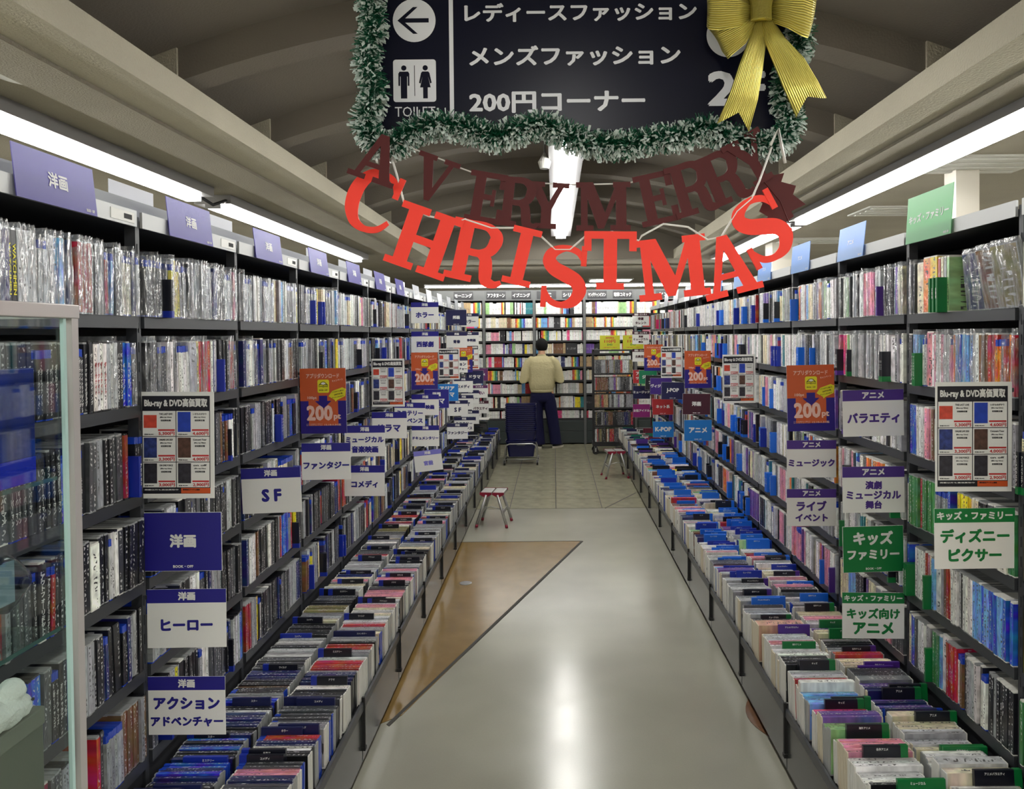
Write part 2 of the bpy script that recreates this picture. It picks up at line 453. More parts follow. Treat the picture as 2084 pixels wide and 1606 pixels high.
for nm, bx in (('wall_left', (X0R - .1, X0R, Y0R, Y1R, 0, 3.3)), ('wall_right', (X1R, X1R + .1, Y0R, Y1R, 0, 3.3)),
               ('wall_back', (X0R, X1R, Y1R, Y1R + .1, 0, 3.6)), ('wall_front', (X0R, X1R, Y0R - .1, Y0R, 0, 3.6))):
    mb = MB(); mb.box(*bx); o = build(nm, mb, wall_paint); o['kind'] = 'structure'

# pillars beyond the right-hand shelves
for nm, x, y, w in (('pillar_1', 2.66, 5.0, .15), ('pillar_2', 2.68, 9.0, .3)):
    mb = MB(); mb.box(x - w / 2, x + w / 2, y, y + w, 0, H0); o = build(nm, mb, wall_paint); o['kind'] = 'structure'

# fluorescent lines
def lamp_line(label, x, z, y0, y1, w_house, w_tube, h_house=.07, axis='y', parts=1):
    t = empty('ceiling_lamp', (x, y0, z)) if axis == 'y' else empty('ceiling_lamp', (y0, x, z))
    tag(t, label, 'lamp', 'fluorescent ceiling lines')
    Ln = y1 - y0
    def bx(mb, a0, a1, b0, b1, c0, c1):
        if axis == 'y': mb.box(a0, a1, b0, b1, c0, c1)
        else: mb.box(b0, b1, a0, a1, c0, c1)
    mb = MB(); bx(mb, -w_house / 2, w_house / 2, 0, Ln, .03, .03 + h_house); build('housing', mb, lamp_steel, t)
    mb = MB(); bx(mb, -w_tube / 2, w_tube / 2, .02, Ln - .02, 0, .029); build('diffuser', mb, lamp_glow, t)
    for e in (0, Ln - .02):
        mb = MB(); bx(mb, -w_tube / 2 - .004, w_tube / 2 + .004, e, e + .02, -.003, .029); build('end_cap', mb, lamp_steel, t)
    return t
XL, XRR = -2.50, 2.19
lamp_line('long fluorescent lamp over the left shelf, its end showing a black cable', XL, 2.655, -1.0, 5.44, .27, .10)
lamp_line('fluorescent lamp over the left shelf beyond the cable gap', XL, 2.655, 5.72, 9.95, .27, .10)
lamp_line('long fluorescent lamp above the right shelf beside the red letters', XRR, 2.655, -1.0, 6.9, .22, .10)
lamp_line('far fluorescent lamp above the right shelf behind the last red letter', XRR, 2.655, 7.0, 10.3, .22, .10)
lamp_line('fluorescent lamp along the middle of the vault behind the banner', .10, 3.0, 2.7, 10.5, .26, .127)
lamp_line('slim lamp along the top of the far bookcase header, lighting the comics', 11.72, 2.425, -1.95, 2.95, .05, .035, h_house=.02, axis='x')
for k, (x, y0, y1) in enumerate(((XL, -4.6, -1.2), (XRR, -4.6, -1.2), (.1, -4.6, .4), (-5.0, -4, 3), (-5.0, 4, 11), (4.9, -4, 3), (4.9, 4, 11))):  # unseen lamps added as fill light, continuing the hall's lamp rows
    nm = ['behind the camera on the shelf side', 'behind the camera on the anime side', 'behind the camera in the vault', 'over the outer aisle past the movie shelves, near half',
          'over the outer aisle past the movie shelves, far half', 'over the outer aisle past the anime shelves, near half', 'over the outer aisle past the anime shelves, far half'][k]
    lamp_line('unseen fluorescent fill lamp ' + nm, x, 3.0 if k == 2 else 2.655, y0, y1, .26, .12)
# cable and bracket in the gap of the left line
black_plastic = mat('black_plastic', rgb(22, 22, 24), 0.4)
mb = MB(); mb.tube([(XL + .02, 5.44, 2.70), (XL + .10, 5.5, 2.64), (XL + .14, 5.62, 2.69), (XL + .08, 5.72, 2.70)], .012, 6)
o = build('power_cable', mb, black_plastic, smooth=True); tag(o, 'black cable looped in the gap between two left ceiling lamps', 'cable')
for x, y in ((-1.85, 9.2),):
    pass
pos = PZ(50, 155, H0 - .004)
o = empty('speaker_cover', (pos.x, pos.y, H0 - .012)); tag(o, 'round white cover on the concrete ceiling over the left shelves', 'ceiling speaker')
white_plastic = mat('white_plastic', rgb(205, 205, 198), 0.5)
build('disc', lathe([(.1, 0), (.104, .006), (.104, .012)], 32), white_plastic, o); build('ring', lathe([(.106, .004), (.112, .012)], 32), lamp_steel, o)
for k, (px, py, ww) in enumerate(((1835, 428, .75), (1655, 489, .75), (1975, 333, .8), (1120, 575, .5))):
    if k == 3: continue
    pos = PZ(px, py, H0)
    o = empty('air_vent', (pos.x, pos.y, H0 - .02)); tag(o, ['white ceiling air vent over the right shelf, middle one', 'white ceiling air vent over the right shelf, farthest one', 'white ceiling air vent over the right shelf, nearest one'][k], 'vent', 'air vents')
    mb = MB(); mb.box(-ww / 2, ww / 2, -.25, .25, .008, .02); build('panel', mb, white_plastic, o)
    for j in range(4):
        mb = MB(); mb.box(-ww / 2 + .04, ww / 2 - .04, -.2 + j * .12, -.16 + j * .12, 0, .008); build('louver', mb, white_plastic, o)
pos = PZ(1242, 569, H0)
o = empty('ceiling_panel_lamp', (pos.x, pos.y, H0 - .02)); tag(o, 'small square lit panel in the flat ceiling beyond the vault', 'lamp')
mb = MB(); mb.box(-.42, .42, -.3, .3, 0, .02); build('frame', mb, white_plastic, o)
mb = MB(); mb.box(-.38, .38, -.26, .26, -.004, 0); build('diffuser', mb, lamp_glow, o)
# small spot by the middle lamp
pos = P(1108, 330, 5.9)
o = empty('spot_lamp', (pos.x, pos.y, pos.z)); tag(o, 'small unlit spot lamp hanging in the vault beside the middle lamp', 'spot lamp')
build('lamp_shade', lathe([(.035, -.05), (.05, 0), (.012, .06), (.010, .07)], 16), white_plastic, o)
mb = MB(); mb.tube([(0, 0, .06), (0, 0, vz(pos.x) - pos.z)], .008, 6); build('rod', mb, lamp_steel, o)
# ------------------------------------------------------------------ shelves and browser bins
steel_dark = mat('shelf_steel', rgb(54, 56, 60), 0.4, 0.2)
steel_back = mat('shelf_back', rgb(30, 31, 36), 0.6)
panel_dark = mat('bin_panel', rgb(68, 70, 70), 0.2, 0.1)
kick_dark = mat('kick', rgb(20, 20, 20), 0.7)
label_silver = mat('label_strip', rgb(176, 178, 178), 0.4, 0.3)
header_grey = mat('header_grey', rgb(118, 122, 128), 0.4)
paper = mat('paper', rgb(226, 226, 222), 0.6)
BOARDS = [1.765, 1.504, 1.243, .982, .721, .460]
TOPZ = 2.03
BAY = .71
SIDES = {'left': dict(s=-1, X=1.233, Xb=.765, y0=1.59, n=13, k0=-1), 'right': dict(s=1, X=1.338, Xb=.872, y0=1.51, n=13, k0=-1)}
def bay_word(side, k):
    if side == 'right': return ordinal(k + 1) if k >= 0 else 'cut-off nearest'
    return ordinal(k - SIDES[side]['k0'] + 1)
AISLE = {'left': 'movie wall', 'right': 'anime wall'}
def shelf_unit(side, k):
    S = SIDES[side]; s, X = S['s'], S['X']; y0 = S['y0'] + (k - S['k0']) * BAY
    u = empty('shelf_unit', (s * X, y0, 0), )
    tag(u, 'dark steel shelf unit, %s bay of the %s side' % (bay_word(side, k), 'movie' if side == 'left' else 'anime'), 'shelf', 'dark steel shelf units')
    def bx(mb, d0, d1, b0, b1, c0, c1):      # d: depth behind the front plane
        a, b = sorted((s * d0, s * d1)); mb.box(a, b, b0, b1, c0, c1)
    for yy in ((0, ) if k < S['k0'] + S['n'] - 1 else (0, BAY)):
        mb = MB(); bx(mb, -.004, .028, yy - .011, yy + .011, 0, TOPZ + .03)
        for j in range(26):
            bx(mb, -.006, -.004, yy - .003, yy + .003, .5 + j * .058, .53 + j * .058)
        build('upright', mb, steel_dark, u)
    mb = MB(); bx(mb, .0, .008, 0, 0, 0, 0)
    mb = MB(); bx(mb, .30, .31, .0, BAY, .25, TOPZ); build('back_panel', mb, steel_back, u)
    mb = MB(); bx(mb, .004, .012, .011, BAY - .011, 0, BOARDS[-1] - .033); build('base_panel', mb, steel_back, u)
    for z in BOARDS:
        mb = MB(); bx(mb, .0, .30, .016, BAY - .016, z - .032, z)
        bx(mb, -.012, .002, .016, BAY - .016, z - .034, z)
        build('shelf_board', mb, steel_dark, u)
    mb = MB(); bx(mb, .0, .30, .0, BAY, TOPZ, TOPZ + .02); build('top_panel', mb, steel_back, u)
    mb = MB(); bx(mb, -.012, -.004, .015, BAY - .015, TOPZ - .002, TOPZ + .045)
    ls = build('label_strip', mb, label_silver, u)
    mb = MB(); bx(mb, -.0135, -.012, BAY - .15, BAY - .03, TOPZ + .006, TOPZ + .036); st_ = build('sticker', mb, paper, ls)
    mb = MB(); bx(mb, -.0145, -.0134, BAY - .085, BAY - .045, TOPZ + .014, TOPZ + .028); build('sticker_mark', mb, kick_dark, ls)
    if side == 'left':
        mb = MB(); bx(mb, .10, .14, .0, BAY, TOPZ + .02, TOPZ + .11); build('header_panel', mb, header_grey, u)
    return u
for side in SIDES:
    S = SIDES[side]
    for k in range(S['k0'], S['k0'] + S['n']): shelf_unit(side, k)

TRAY = .262
def display_bin(side, k):
    S = SIDES[side]; s, X, Xb = S['s'], S['X'], S['Xb']; y0 = S['y0'] + (k - S['k0']) * BAY
    u = empty('display_bin', (s * Xb, y0, 0))
    tag(u, 'low dark steel browser bin, %s along the foot of the %s side' % (bay_word(side, k), 'movie' if side == 'left' else 'anime'), 'bin', 'low browser bins')
    W = X - Xb
    def bx(mb, d0, d1, b0, b1, c0, c1):
        a, b = sorted((s * d0, s * d1)); mb.box(a, b, b0, b1, c0, c1)
    mb = MB(); bx(mb, 0, .012, .004, BAY - .004, .035, TRAY - .006); p = build('front_panel', mb, panel_dark, u, bevel=.002)
    mb = MB(); bx(mb, .025, .04, 0, BAY, 0, .036); build('kick', mb, kick_dark, u)
    mb = MB(); bx(mb, .012, W, 0, BAY, TRAY - .02, TRAY); build('tray', mb, steel_dark, u)
    mb = MB(); bx(mb, -.008, .002, 0, BAY, TRAY - .02, TRAY + .012); build('front_lip', mb, steel_dark, u)
    mb = MB(); bx(mb, .214, .222, 0, BAY, TRAY, TRAY + .06); build('divider_rail', mb, steel_dark, u)
    mb = MB(); bx(mb, -.012, .0, -.006, .006, .09, TRAY + .03); bx(mb, -.014, 0, -.012, .010, .085, .10); build('bracket', mb, kick_dark, u)
    return u
for side in SIDES:
    S = SIDES[side]
    for k in range(S['k0'], S['k0'] + S['n']): display_bin(side, k)

# ------------------------------------------------------------------ discs, boxes, index plates
ins_obj = print_material('cover_print', 'object', wrinkle=0.0)
ins_book = print_material('comic_print', 'object', hue=.02, val=(.85, 1.12), tmax=.5, vband=(.38, .56), thr=.5, rough=.5)
att_book = print_material('comic_print_rows', 'attr', hue=.02, val=(.85, 1.12), tmax=.5, vband=(.38, .56), thr=.5, rough=.5)
ins_wrap = print_material('cover_print_in_sleeve', 'object', rough=0.35, wrinkle=0.9)
ins_att = print_material('cover_print_rows', 'attr', wrinkle=0.0)
ins_att_wrap = print_material('cover_print_rows_in_sleeve', 'attr', rough=0.35, wrinkle=0.9)
shell_clear = mat('shell_clear', rgb(150, 152, 152), 0.22, coat=0.3)
shell_black = mat('shell_black', rgb(26, 26, 30), 0.3, coat=0.3)
shell_blue = mat('shell_blue', rgb(28, 62, 168), 0.2, coat=0.4)
shell_white = mat('shell_white', rgb(214, 213, 206), 0.4)
shell_cream = mat('shell_cream', rgb(206, 196, 172), 0.4)
sleeve_mat = clear_plastic('clear_sleeve', 0.34, (.93, .95, .97), 0.9, 60, white=.35, rough=.16)
sleeve_top = clear_plastic('clear_sleeve_top', 0.5, (.9, .92, .95), 1.0, 80, white=.5, rough=.16)
plate_cols = {'black': rgb(17, 19, 30), 'blue': rgb(22, 44, 150), 'sky': rgb(24, 100, 205), 'purple': rgb(72, 38, 128), 'green': rgb(12, 108, 52), 'navy': rgb(22, 28, 72), 'pink': rgb(180, 30, 92), 'teal': rgb(20, 104, 84), 'maroon': rgb(88, 26, 44)}
plate_mats = {k: mat('plate_' + k, v, 0.3) for k, v in plate_cols.items()}
SHELLS = {'clear': shell_clear, 'black': shell_black, 'blue': shell_blue, 'white': shell_white, 'cream': shell_cream}
# palettes: (weight, colour word, rgb)
GREY = ('silver-grey', rgb(150, 152, 156)); WHITE = ('white', rgb(222, 222, 218)); BLACK = ('black', rgb(26, 27, 32)); NAVY = ('navy', rgb(28, 38, 92)); BLUE = ('blue', rgb(38, 84, 188))
RED = ('red', rgb(168, 32, 34)); YEL = ('yellow', rgb(226, 205, 40)); BRN = ('brown', rgb(112, 78, 52)); PALE = ('pale grey', rgb(190, 192, 194)); DGR = ('dark grey', rgb(70, 72, 76)); CRM = ('cream', rgb(214, 204, 174))
PNK = ('pink', rgb(214, 140, 160)); HPK = ('hot pink', rgb(222, 74, 132)); PUR = ('purple', rgb(104, 70, 150)); GRN = ('green', rgb(60, 128, 74)); TEAL = ('teal', rgb(40, 120, 130)); ORG = ('orange', rgb(216, 120, 50)); SKY = ('sky blue', rgb(110, 165, 220)); OLV = ('olive', rgb(120, 114, 70)); LGR = ('light green', rgb(150, 190, 130)); TAN = ('tan', rgb(176, 150, 112))
def pick(pal):
    t = R.random() * sum(w for w, _ in pal)
    for w, c in pal:
        t -= w
        if t <= 0: return c
    return pal[-1][1]
PAL = {
    'top': [(5, GREY), (5, PALE), (3, WHITE), (2, DGR), (1.2, NAVY), (.7, SKY), (.5, RED), (.6, YEL), (.8, CRM), (.9, BLACK), (.5, BRN), (.5, PNK)],
    'dark': [(7, BLACK), (3.5, DGR), (2.0, GREY), (2.2, WHITE), (1.8, NAVY), (1.1, RED), (.4, YEL), (1.1, BRN), (1, CRM), (1, PALE), (.6, BLUE), (.3, OLV)],
    'anime': [(5, WHITE), (2.6, PALE), (2.2, GREY), (1.8, BLACK), (.7, SKY), (.9, PNK), (.7, PUR), (1, CRM), (.6, ORG), (.5, RED), (1.1, DGR), (.5, LGR), (.6, TEAL)],
    'kids': [(4, WHITE), (1.3, SKY), (1.6, BLUE), (.8, RED), (.7, YEL), (.7, GRN), (.8, ORG), (.8, PNK), (3, GREY), (1.5, CRM), (1.6, BLACK), (1.5, DGR), (1, BRN)],
    'music': [(3.5, PALE), (3, WHITE), (3, DGR), (2, GREY), (2, BLACK), (.9, RED), (.8, BRN), (.8, NAVY), (.6, OLV), (.8, CRM)],
    'bin_left': [(5, GREY), (4, DGR), (3, BLACK), (2.6, PALE), (2, WHITE), (1, CRM), (.7, NAVY), (.6, PNK), (.4, RED), (.4, OLV)],
    'bin_right': [(4.5, PALE), (4, WHITE), (2.4, CRM), (2.4, GREY), (1.5, DGR), (1.4, PNK), (.8, PUR), (1, LGR), (.5, SKY), (.7, BRN), (.4, RED), (.9, NAVY), (.2, YEL), (1.4, BLACK)],
}
RECS = []      # every disc case and index plate, first as a record
def jit(c, a=.16):
    k = 1 + R.uniform(-a, a)
    return tuple(min(1, max(0, x * k * (1 + R.uniform(-.05, .05)))) for x in c)
def put(kind, side, M, t, h, d, word, col, shell, where, sleeve=False, plate=None, text=None, band=None, gloss=False):
    p = M.translation
    q = proj(p + Vector((0, 0, .05)))
    RECS.append(dict(kind=kind, side=side, M=M, t=t, h=h, d=d, word=word, col=col, shell=shell, where=where, sleeve=sleeve, plate=plate, text=text, band=band, gloss=gloss,
                     q=q, dist=(p - CAM).length, size=0))
def zone(side, y):
    """What stands where along the aisle: palette, plate colours, share of index plates."""
    if side == 'left':
        if y < 8.3: return 'dark', [('black', 'blue'), ('black', 'blue'), ('blue', None)], .9
        return 'dark', [('navy', None), ('black', 'blue'), ('black', None)], 1.0
    if y < 2.93: return 'kids', [('black', 'green'), ('green', None), ('black', 'green')], 1.3
    if y < 3.64: return 'anime', [('black', 'purple'), ('purple', None), ('black', 'green'), ('green', None)], 1.5
    if y < 4.1: return 'anime', [('purple', None), ('black', 'purple'), ('sky', None)], 1.3
    if y < 7.3: return 'anime', [('sky', None), ('sky', None), ('black', 'sky'), ('sky', None), ('blue', None)], 2.1
    if y < 9.4: return 'music', [('navy', None), ('navy', None), ('sky', None), ('black', None), ('purple', None)], 2.2
    return 'music', [('pink', None), ('teal', None), ('navy', None), ('maroon', None)], 1.3
TITLES = {'left': ['アクション', 'ドラマ', 'ファンタジー', 'ミステリー', 'ワイルド', 'コメディ', 'ロマンス', 'ホラー', 'スター'], 'right': ['海外キッズアニメ', 'アニメ', '特撮ヒーロー', 'アニメ バラエティ', '海外アニメ', '名作アニメ', 'キッズ', 'ミュージカル']}
def fill_shelf(side, k, row):
    S = SIDES[side]; s, X = S['s'], S['X']
    ya = S['y0'] + (k - S['k0']) * BAY + .018; yb = ya + BAY - .036
    z = BOARDS[row] + .001
    y = ya + .002; idx = 0; plates = 0
    while y < yb - .012:
        pal, plate_set, dens = zone(side, y)
        if side == 'left' and row == 0: palk = 'top'
        elif side == 'left' and row == 1: palk = R.choice(['top', 'dark', 'dark'])
        else: palk = pal
        r = R.random()
        blu = (side == 'left' and R.random() < (.34 if row < 4 else .22)) or (side == 'right' and R.random() < .1)
        run = R.choice([1, 1, 1, 2, 2, 3, 4, 6])
        word, base = pick(PAL[palk])
        if r < .055 and yb - y > .07:          # a thick box set or a block of the series
            t = R.uniform(.022, .048); h, d = R.uniform(.178, .2), .145; n = 1; kind = 'box_set'; shell = 'white'
        else:
            kind = 'blu_ray_case' if blu else ('dvd_case' if side == 'left' else ('anime_dvd_case' if y < 7.3 else 'music_dvd_case'))
            if side == 'right' and y < 2.93: kind = 'children_dvd_case'
            t, h, d = ((.0125, .171, .136) if blu else (.0148, .19, .136)); n = run
            shell = 'blue' if blu else R.choice(['black', 'clear', 'clear'] if side == 'left' else ['clear', 'white', 'white', 'clear'])
        if idx and R.random() < .07 * dens and yb - y > .05:      # index plates
            pc, band = R.choice(plate_set); txt = R.choice(TITLES[side])
            for _ in range(R.choice([1, 1, 2]) if dens < 1.6 else R.choice([1, 2, 3])):
                if y > yb - .03: break
                tt = .0155; idx += 1
                out = R.uniform(.025, .04) if side == 'left' else R.uniform(.03, .045)
                o = Vector((s * (X - .004 - out), y + tt / 2, z))
                M = frame(o, (-s, 0, 0), (0, -s, 0), (0, 0, 1))
                put('index_plate', side, M, .0125, .118, .14, pc, plate_cols[pc], None, (row, k, idx), plate=pc, text=txt, band=band)
                y += tt + .001
        lean = R.uniform(-.012, .012) if R.random() < .8 else R.uniform(-.05, .05)
        prot = R.uniform(0, .012)
        for j in range(n):
            if y + t > yb: break
            idx += 1
            pr = prot + R.uniform(-.002, .003)
            o = Vector((s * (X - .006 - pr), y + t / 2, z))
            M = frame(o, (-s, 0, 0), (0, -s, 0), (0, 0, 1)) @ Matrix.Rotation(lean, 4, 'X')
            slv = (row == 0 and side == 'left') or (row == 1 and side == 'left' and R.random() < .4) or (side == 'right' and row <= 1 and R.random() < .5)
            put(kind, side, M, t, h * R.uniform(.985, 1.0), d, word, jit(base, .22), shell, (row, k, idx), sleeve=slv, gloss=slv or R.random() < .35)
            y += t + (R.uniform(.0008, .0028) if slv else R.uniform(.0003, .0012)) + abs(lean) * .03
        if R.random() < .012: y += R.uniform(.01, .05)
for side in SIDES:
    S = SIDES[side]
    for k in range(S['k0'], S['k0'] + S['n']):
        for row in range(6):
            if side == 'right' and k == 0 and row == 3: pass
            fill_shelf(side, k, row)
def fill_bin(side, colm):
    S = SIDES[side]; s, X, Xb = S['s'], S['X'], S['Xb']
    x0 = Xb + .004 if colm == 0 else Xb + .232      # the end next to the aisle
    y = 1.95 if side == 'left' else 1.75
    yend = S['y0'] + S['n'] * BAY - .03
    idx = 0; since = 0
    while y < yend:
        pal = 'bin_left' if side == 'left' else ('bin_right' if y < 8.6 else 'music')
        if side == 'left' and y < 2.9 and colm == 1: pal = 'dark'
        _, plate_set, dens = zone(side, y)
        word, base = pick(PAL[pal]); run = R.choice([1, 1, 2, 2, 3, 3, 5])
        box = R.random() < .05 and side == 'right'
        blu = R.random() < (.10 if side == 'left' else .05)
        t = R.uniform(.025, .045) if box else (.0125 if blu else .0148)
        L_ = .198 if side == 'left' else R.choice([.19, .19, .2, .205])
        hh = R.choice([.136, .136, .138, .142]) if side == 'left' else R.choice([.136, .142, .15, .155])
        if box: run = 1; hh += .025
        shell = 'blue' if blu else R.choice(['clear', 'clear', 'black', 'white'] if side == 'left' else ['white', 'white', 'white', 'cream', 'clear'])
        if since > R.uniform(.07, .26) / dens:
            since = 0
            pc, band = R.choice(plate_set) if side == 'right' else R.choice([('black', 'blue')] * 4 + [('blue', None), ('navy', None)])
            for _ in range(R.choice([1, 1, 2]) if dens < 1.6 else R.choice([1, 2, 2])):
                idx += 1
                dx = R.choice([0.0, .0, .05]) if side == 'left' else R.choice([.03, .06])
                o = Vector((s * (x0 + .02 + dx), y + .0075, TRAY + hh + R.uniform(.014, .03)))
                ez = Vector((s, 0, 0)); ex = Vector((0, 0, 1)); ey = ez.cross(ex)
                M = frame(o, ex, ey, ez) @ Matrix.Rotation(R.uniform(.02, .12) * (1 if s < 0 else -1), 4, 'Z')
                put('index_plate', side, M, .0125, .135, .13, pc, plate_cols[pc], None, ('bin', colm, idx), plate=pc, text=R.choice(TITLES[side]), band=band)
                y += .017
        lean = R.uniform(-.02, .10)
        dxo = R.uniform(0, .006)
        for j in range(run):
            if y > yend: break
            idx += 1
            o = Vector((s * (x0 + dxo + R.uniform(0, .003)), y + t / 2, TRAY + hh + R.uniform(-.003, .002)))
            ez = Vector((s, 0, 0)); ex = Vector((0, 0, 1)); ey = ez.cross(ex)
            M = frame(o, ex, ey, ez) @ Matrix.Rotation((lean + R.uniform(-.012, .012)) * (1 if s < 0 else -1), 4, 'Z')
            kind = ('bargain_dvd_case' if side == 'left' else 'bargain_disc_case')
            put(kind, side, M, t, L_, hh - .004, word, jit(base, .35), shell, ('bin', colm, idx), sleeve=False, gloss=True)
            y += t + R.uniform(.0006, .0032); since += t
for side in SIDES:
    fill_bin(side, 0); fill_bin(side, 1)

# --- the largest of each kind become things of their own, the rest one object of stuff per kind
_proto = {}
def case_mesh(t, h, d, shell):
    """The hard shell: a box with its spine edges rounded off, opening groove on the far side."""
    k = ('s', round(t, 4), round(h, 3), round(d, 3), shell)
    if k not in _proto:
        mb = MB(); b = min(.0018, t * .2)
        pr = [(0, -t / 2 + b), (0, t / 2 - b), (-b, t / 2), (-d, t / 2), (-d, t * .12), (-d + .002, 0), (-d, -t * .12), (-d, -t / 2), (-b, -t / 2)]
        mb.loft([[(x, y, 0) for x, y in pr], [(x, y, h) for x, y in pr]])
        _proto[k] = mb.mesh('case_shell', SHELLS[shell])
    return _proto[k]
def insert_mesh(t, h, d, top, gloss):
    k = ('i', round(t, 4), round(h, 3), round(d, 3), top, gloss)
    if k not in _proto:
        mb = MB(); e = .0005
        mb.box(-d + .006, e, -t / 2 - e, t / 2 + e, .004, h - top)
        _proto[k] = mb.mesh('cover_insert', ins_wrap if gloss else ins_obj)
    return _proto[k]
def sleeve_mesh(t, h, d):
    k = ('v', round(t, 3), round(h, 2))
    if k not in _proto:
        mb = MB(); a = t / 2 + .0011; rr = random.Random(3)
        rings = []
        for z in (-.0005, h * .33, h * .66, h + .002, h + .014):
            w = a if z < h else a * (.9 if z < h + .01 else .35)
            j = lambda: rr.uniform(-.0009, .0009)
            rings.append([(.0022 + j(), -w, z), (.003 + j(), 0 + j(), z + rr.uniform(-.002, .002) * (z > h)), (.0022 + j(), w, z), (-d * .5, w + j() * .5, z), (-d, w, z), (-d, -w, z), (-d * .5, -w + j() * .5, z)])
        mb.loft(rings, cap=False)
        _proto[k] = mb.mesh('sleeve', sleeve_mat)
    return _proto[k]
def plate_mesh(pc, t, h, d):
    k = ('p', pc, h, d)
    if k not in _proto:
        mb = MB(); b = .0015
        pr = [(0, -t / 2 + b), (0, t / 2 - b), (-b, t / 2), (-d, t / 2), (-d, -t / 2), (-b, -t / 2)]
        mb.loft([[(x, y, 0) for x, y in pr], [(x, y, h) for x, y in pr]])
        _proto[k] = mb.mesh('index_plate', plate_mats[pc])
    return _proto[k]
def band_mesh(pc, t, h, d, top):
    k = ('b', pc, h, d, top)
    if k not in _proto:
        mb = MB(); e = .0006; z0, z1 = (h - .022, h + e) if top else (-e, .02)
        mb.box(-d - e, e, -t / 2 - e, t / 2 + e, z0, z1)
        _proto[k] = mb.mesh('colour_band', plate_mats[pc])
    return _proto[k]
def place_label(r):
    if r.get('label'): return r['label']
    row, k, i = r['where']
    side = 'movie' if r['side'] == 'left' else 'anime'
    nm = {'dvd_case': 'DVD case', 'blu_ray_case': 'Blu-ray case', 'anime_dvd_case': 'DVD case', 'children_dvd_case': 'children\'s DVD case', 'music_dvd_case': 'music DVD case', 'box_set': 'thick box set',
          'bargain_dvd_case': 'bargain case', 'bargain_disc_case': 'bargain case', 'index_plate': 'index plate'}[r['kind']]
    if row == 'bin':
        return '%s %s, %s along the %s row of the low bin, %s side' % (r['word'], nm, ordinal(i), 'aisle' if k == 0 else 'inner', side)
    return '%s %s, %s along %s shelf of the %s bay, %s side' % (r['word'], nm, ordinal(i), 'top' if row == 0 else ordinal(row + 1), bay_word(r['side'], k), side)
GRP = {'dvd_case': 'DVD cases on the movie shelves', 'blu_ray_case': 'Blu-ray cases on the shelves', 'anime_dvd_case': 'anime DVD cases on the shelves', 'children_dvd_case': 'children\'s DVD cases on the shelves',
       'music_dvd_case': 'music DVD cases on the shelves', 'box_set': 'thick box sets on the shelves', 'bargain_dvd_case': 'cases in the low movie bins', 'bargain_disc_case': 'cases in the low anime bins', 'index_plate': 'index plates between the cases'}
# what the photograph shows at particular places
def recolour(side, row, colm, ya, yb, cols, k=None):
    for r in RECS:
        w = r['where']
        if r['side'] != side or r['kind'] == 'index_plate' or not (ya <= r['M'].translation.y < yb): continue
        if (row == 'bin' and w[0] == 'bin' and w[1] == colm) or (row != 'bin' and w[0] == row):
            c = R.choice(cols); r['word'] = c[0]; r['col'] = jit(c[1], .12)
recolour('right', 1, None, 3.50, 3.63, [HPK]); recolour('right', 4, None, 2.22, 2.46, [BLUE, SKY]); recolour('left', 0, None, 2.50, 2.55, [YEL])
recolour('right', 'bin', 0, 2.44, 2.56, [LGR]); recolour('right', 'bin', 0, 2.56, 2.62, [PUR]); recolour('right', 'bin', 0, 2.62, 2.66, [HPK]); recolour('right', 'bin', 0, 2.84, 2.87, [RED])
recolour('right', 'bin', 1, 2.60, 2.80, [PUR, NAVY, NAVY]); recolour('right', 'bin', 1, 2.50, 2.56, [CRM]); recolour('right', 'bin', 0, 3.1, 3.3, [WHITE, PNK, PALE]); recolour('right', 'bin', 0, 3.45, 3.9, [GREY, DGR, PALE])
recolour('left', 'bin', 1, 2.0, 2.6, [NAVY, BLUE, BLACK]); recolour('left', 'bin', 0, 2.6, 2.8, [BLACK, DGR]); recolour('left', 'bin', 0, 3.6, 3.9, [PNK, CRM, PALE]); recolour('right', 0, None, 6.0, 7.2, [WHITE, PALE])
recolour('right', 1, None, 2.24, 2.42, [ORG, BRN, RED]); recolour('right', 1, None, 2.46, 2.55, [BLUE, SKY]); recolour('right', 1, None, 2.62, 2.75, [WHITE, PNK])
RECS[:] = [r for r in RECS if not (r['side'] == 'right' and r['where'][0] == 0 and 2.2 < r['M'].translation.y < 2.86)]
RECS[:] = [r for r in RECS if not (r['side'] == 'right' and r['where'][:2] == ('bin', 0) and 3.345 < r['M'].translation.y < 3.43)]
def put_right(y, t, h, col, kind='box_set', shell='white', plate=None, band=None, text=None, out=0.0, label=None, idx=90):
    M = frame(Vector((1.338 - .006 - out, y, BOARDS[0] + .001)), (-1, 0, 0), (0, -1, 0), (0, 0, 1))
    put(kind, 'right', M, t, h, .14, col[0], col[1], shell, (0, 0, idx), plate=plate, band=band, text=text, gloss=plate is None)
    RECS[-1]['label'] = label
put_right(2.825, .045, .185, CRM, label='thick cream box set at the far end of the nearest anime top shelf')
put_right(2.777, .048, .20, ORG, label='thick orange box set between cream and yellow boxes on the anime top shelf')
put_right(2.727, .048, .20, YEL, label='thick yellow box set beside the green plates on the anime top shelf')
for i_, yy_ in enumerate((2.688, 2.668, 2.648, 2.628)):
    put_right(yy_, .0148, .19, [RED, CRM, GREY, LGR][i_], 'children_dvd_case', 'white', label='slim %s-spined case above the green plates on the anime top shelf' % ['red', 'cream', 'grey', 'light green'][i_])
for i_, yy_ in enumerate((2.69, 2.665, 2.64)):
    put_right(yy_, .0125, .118, ('green', plate_cols['green']), 'index_plate', None, plate='green', text='名探偵' if i_ else 'ルパン', out=.035, label='green index plate before slim cases on the nearest anime top shelf, %s of three' % ordinal(i_ + 1))
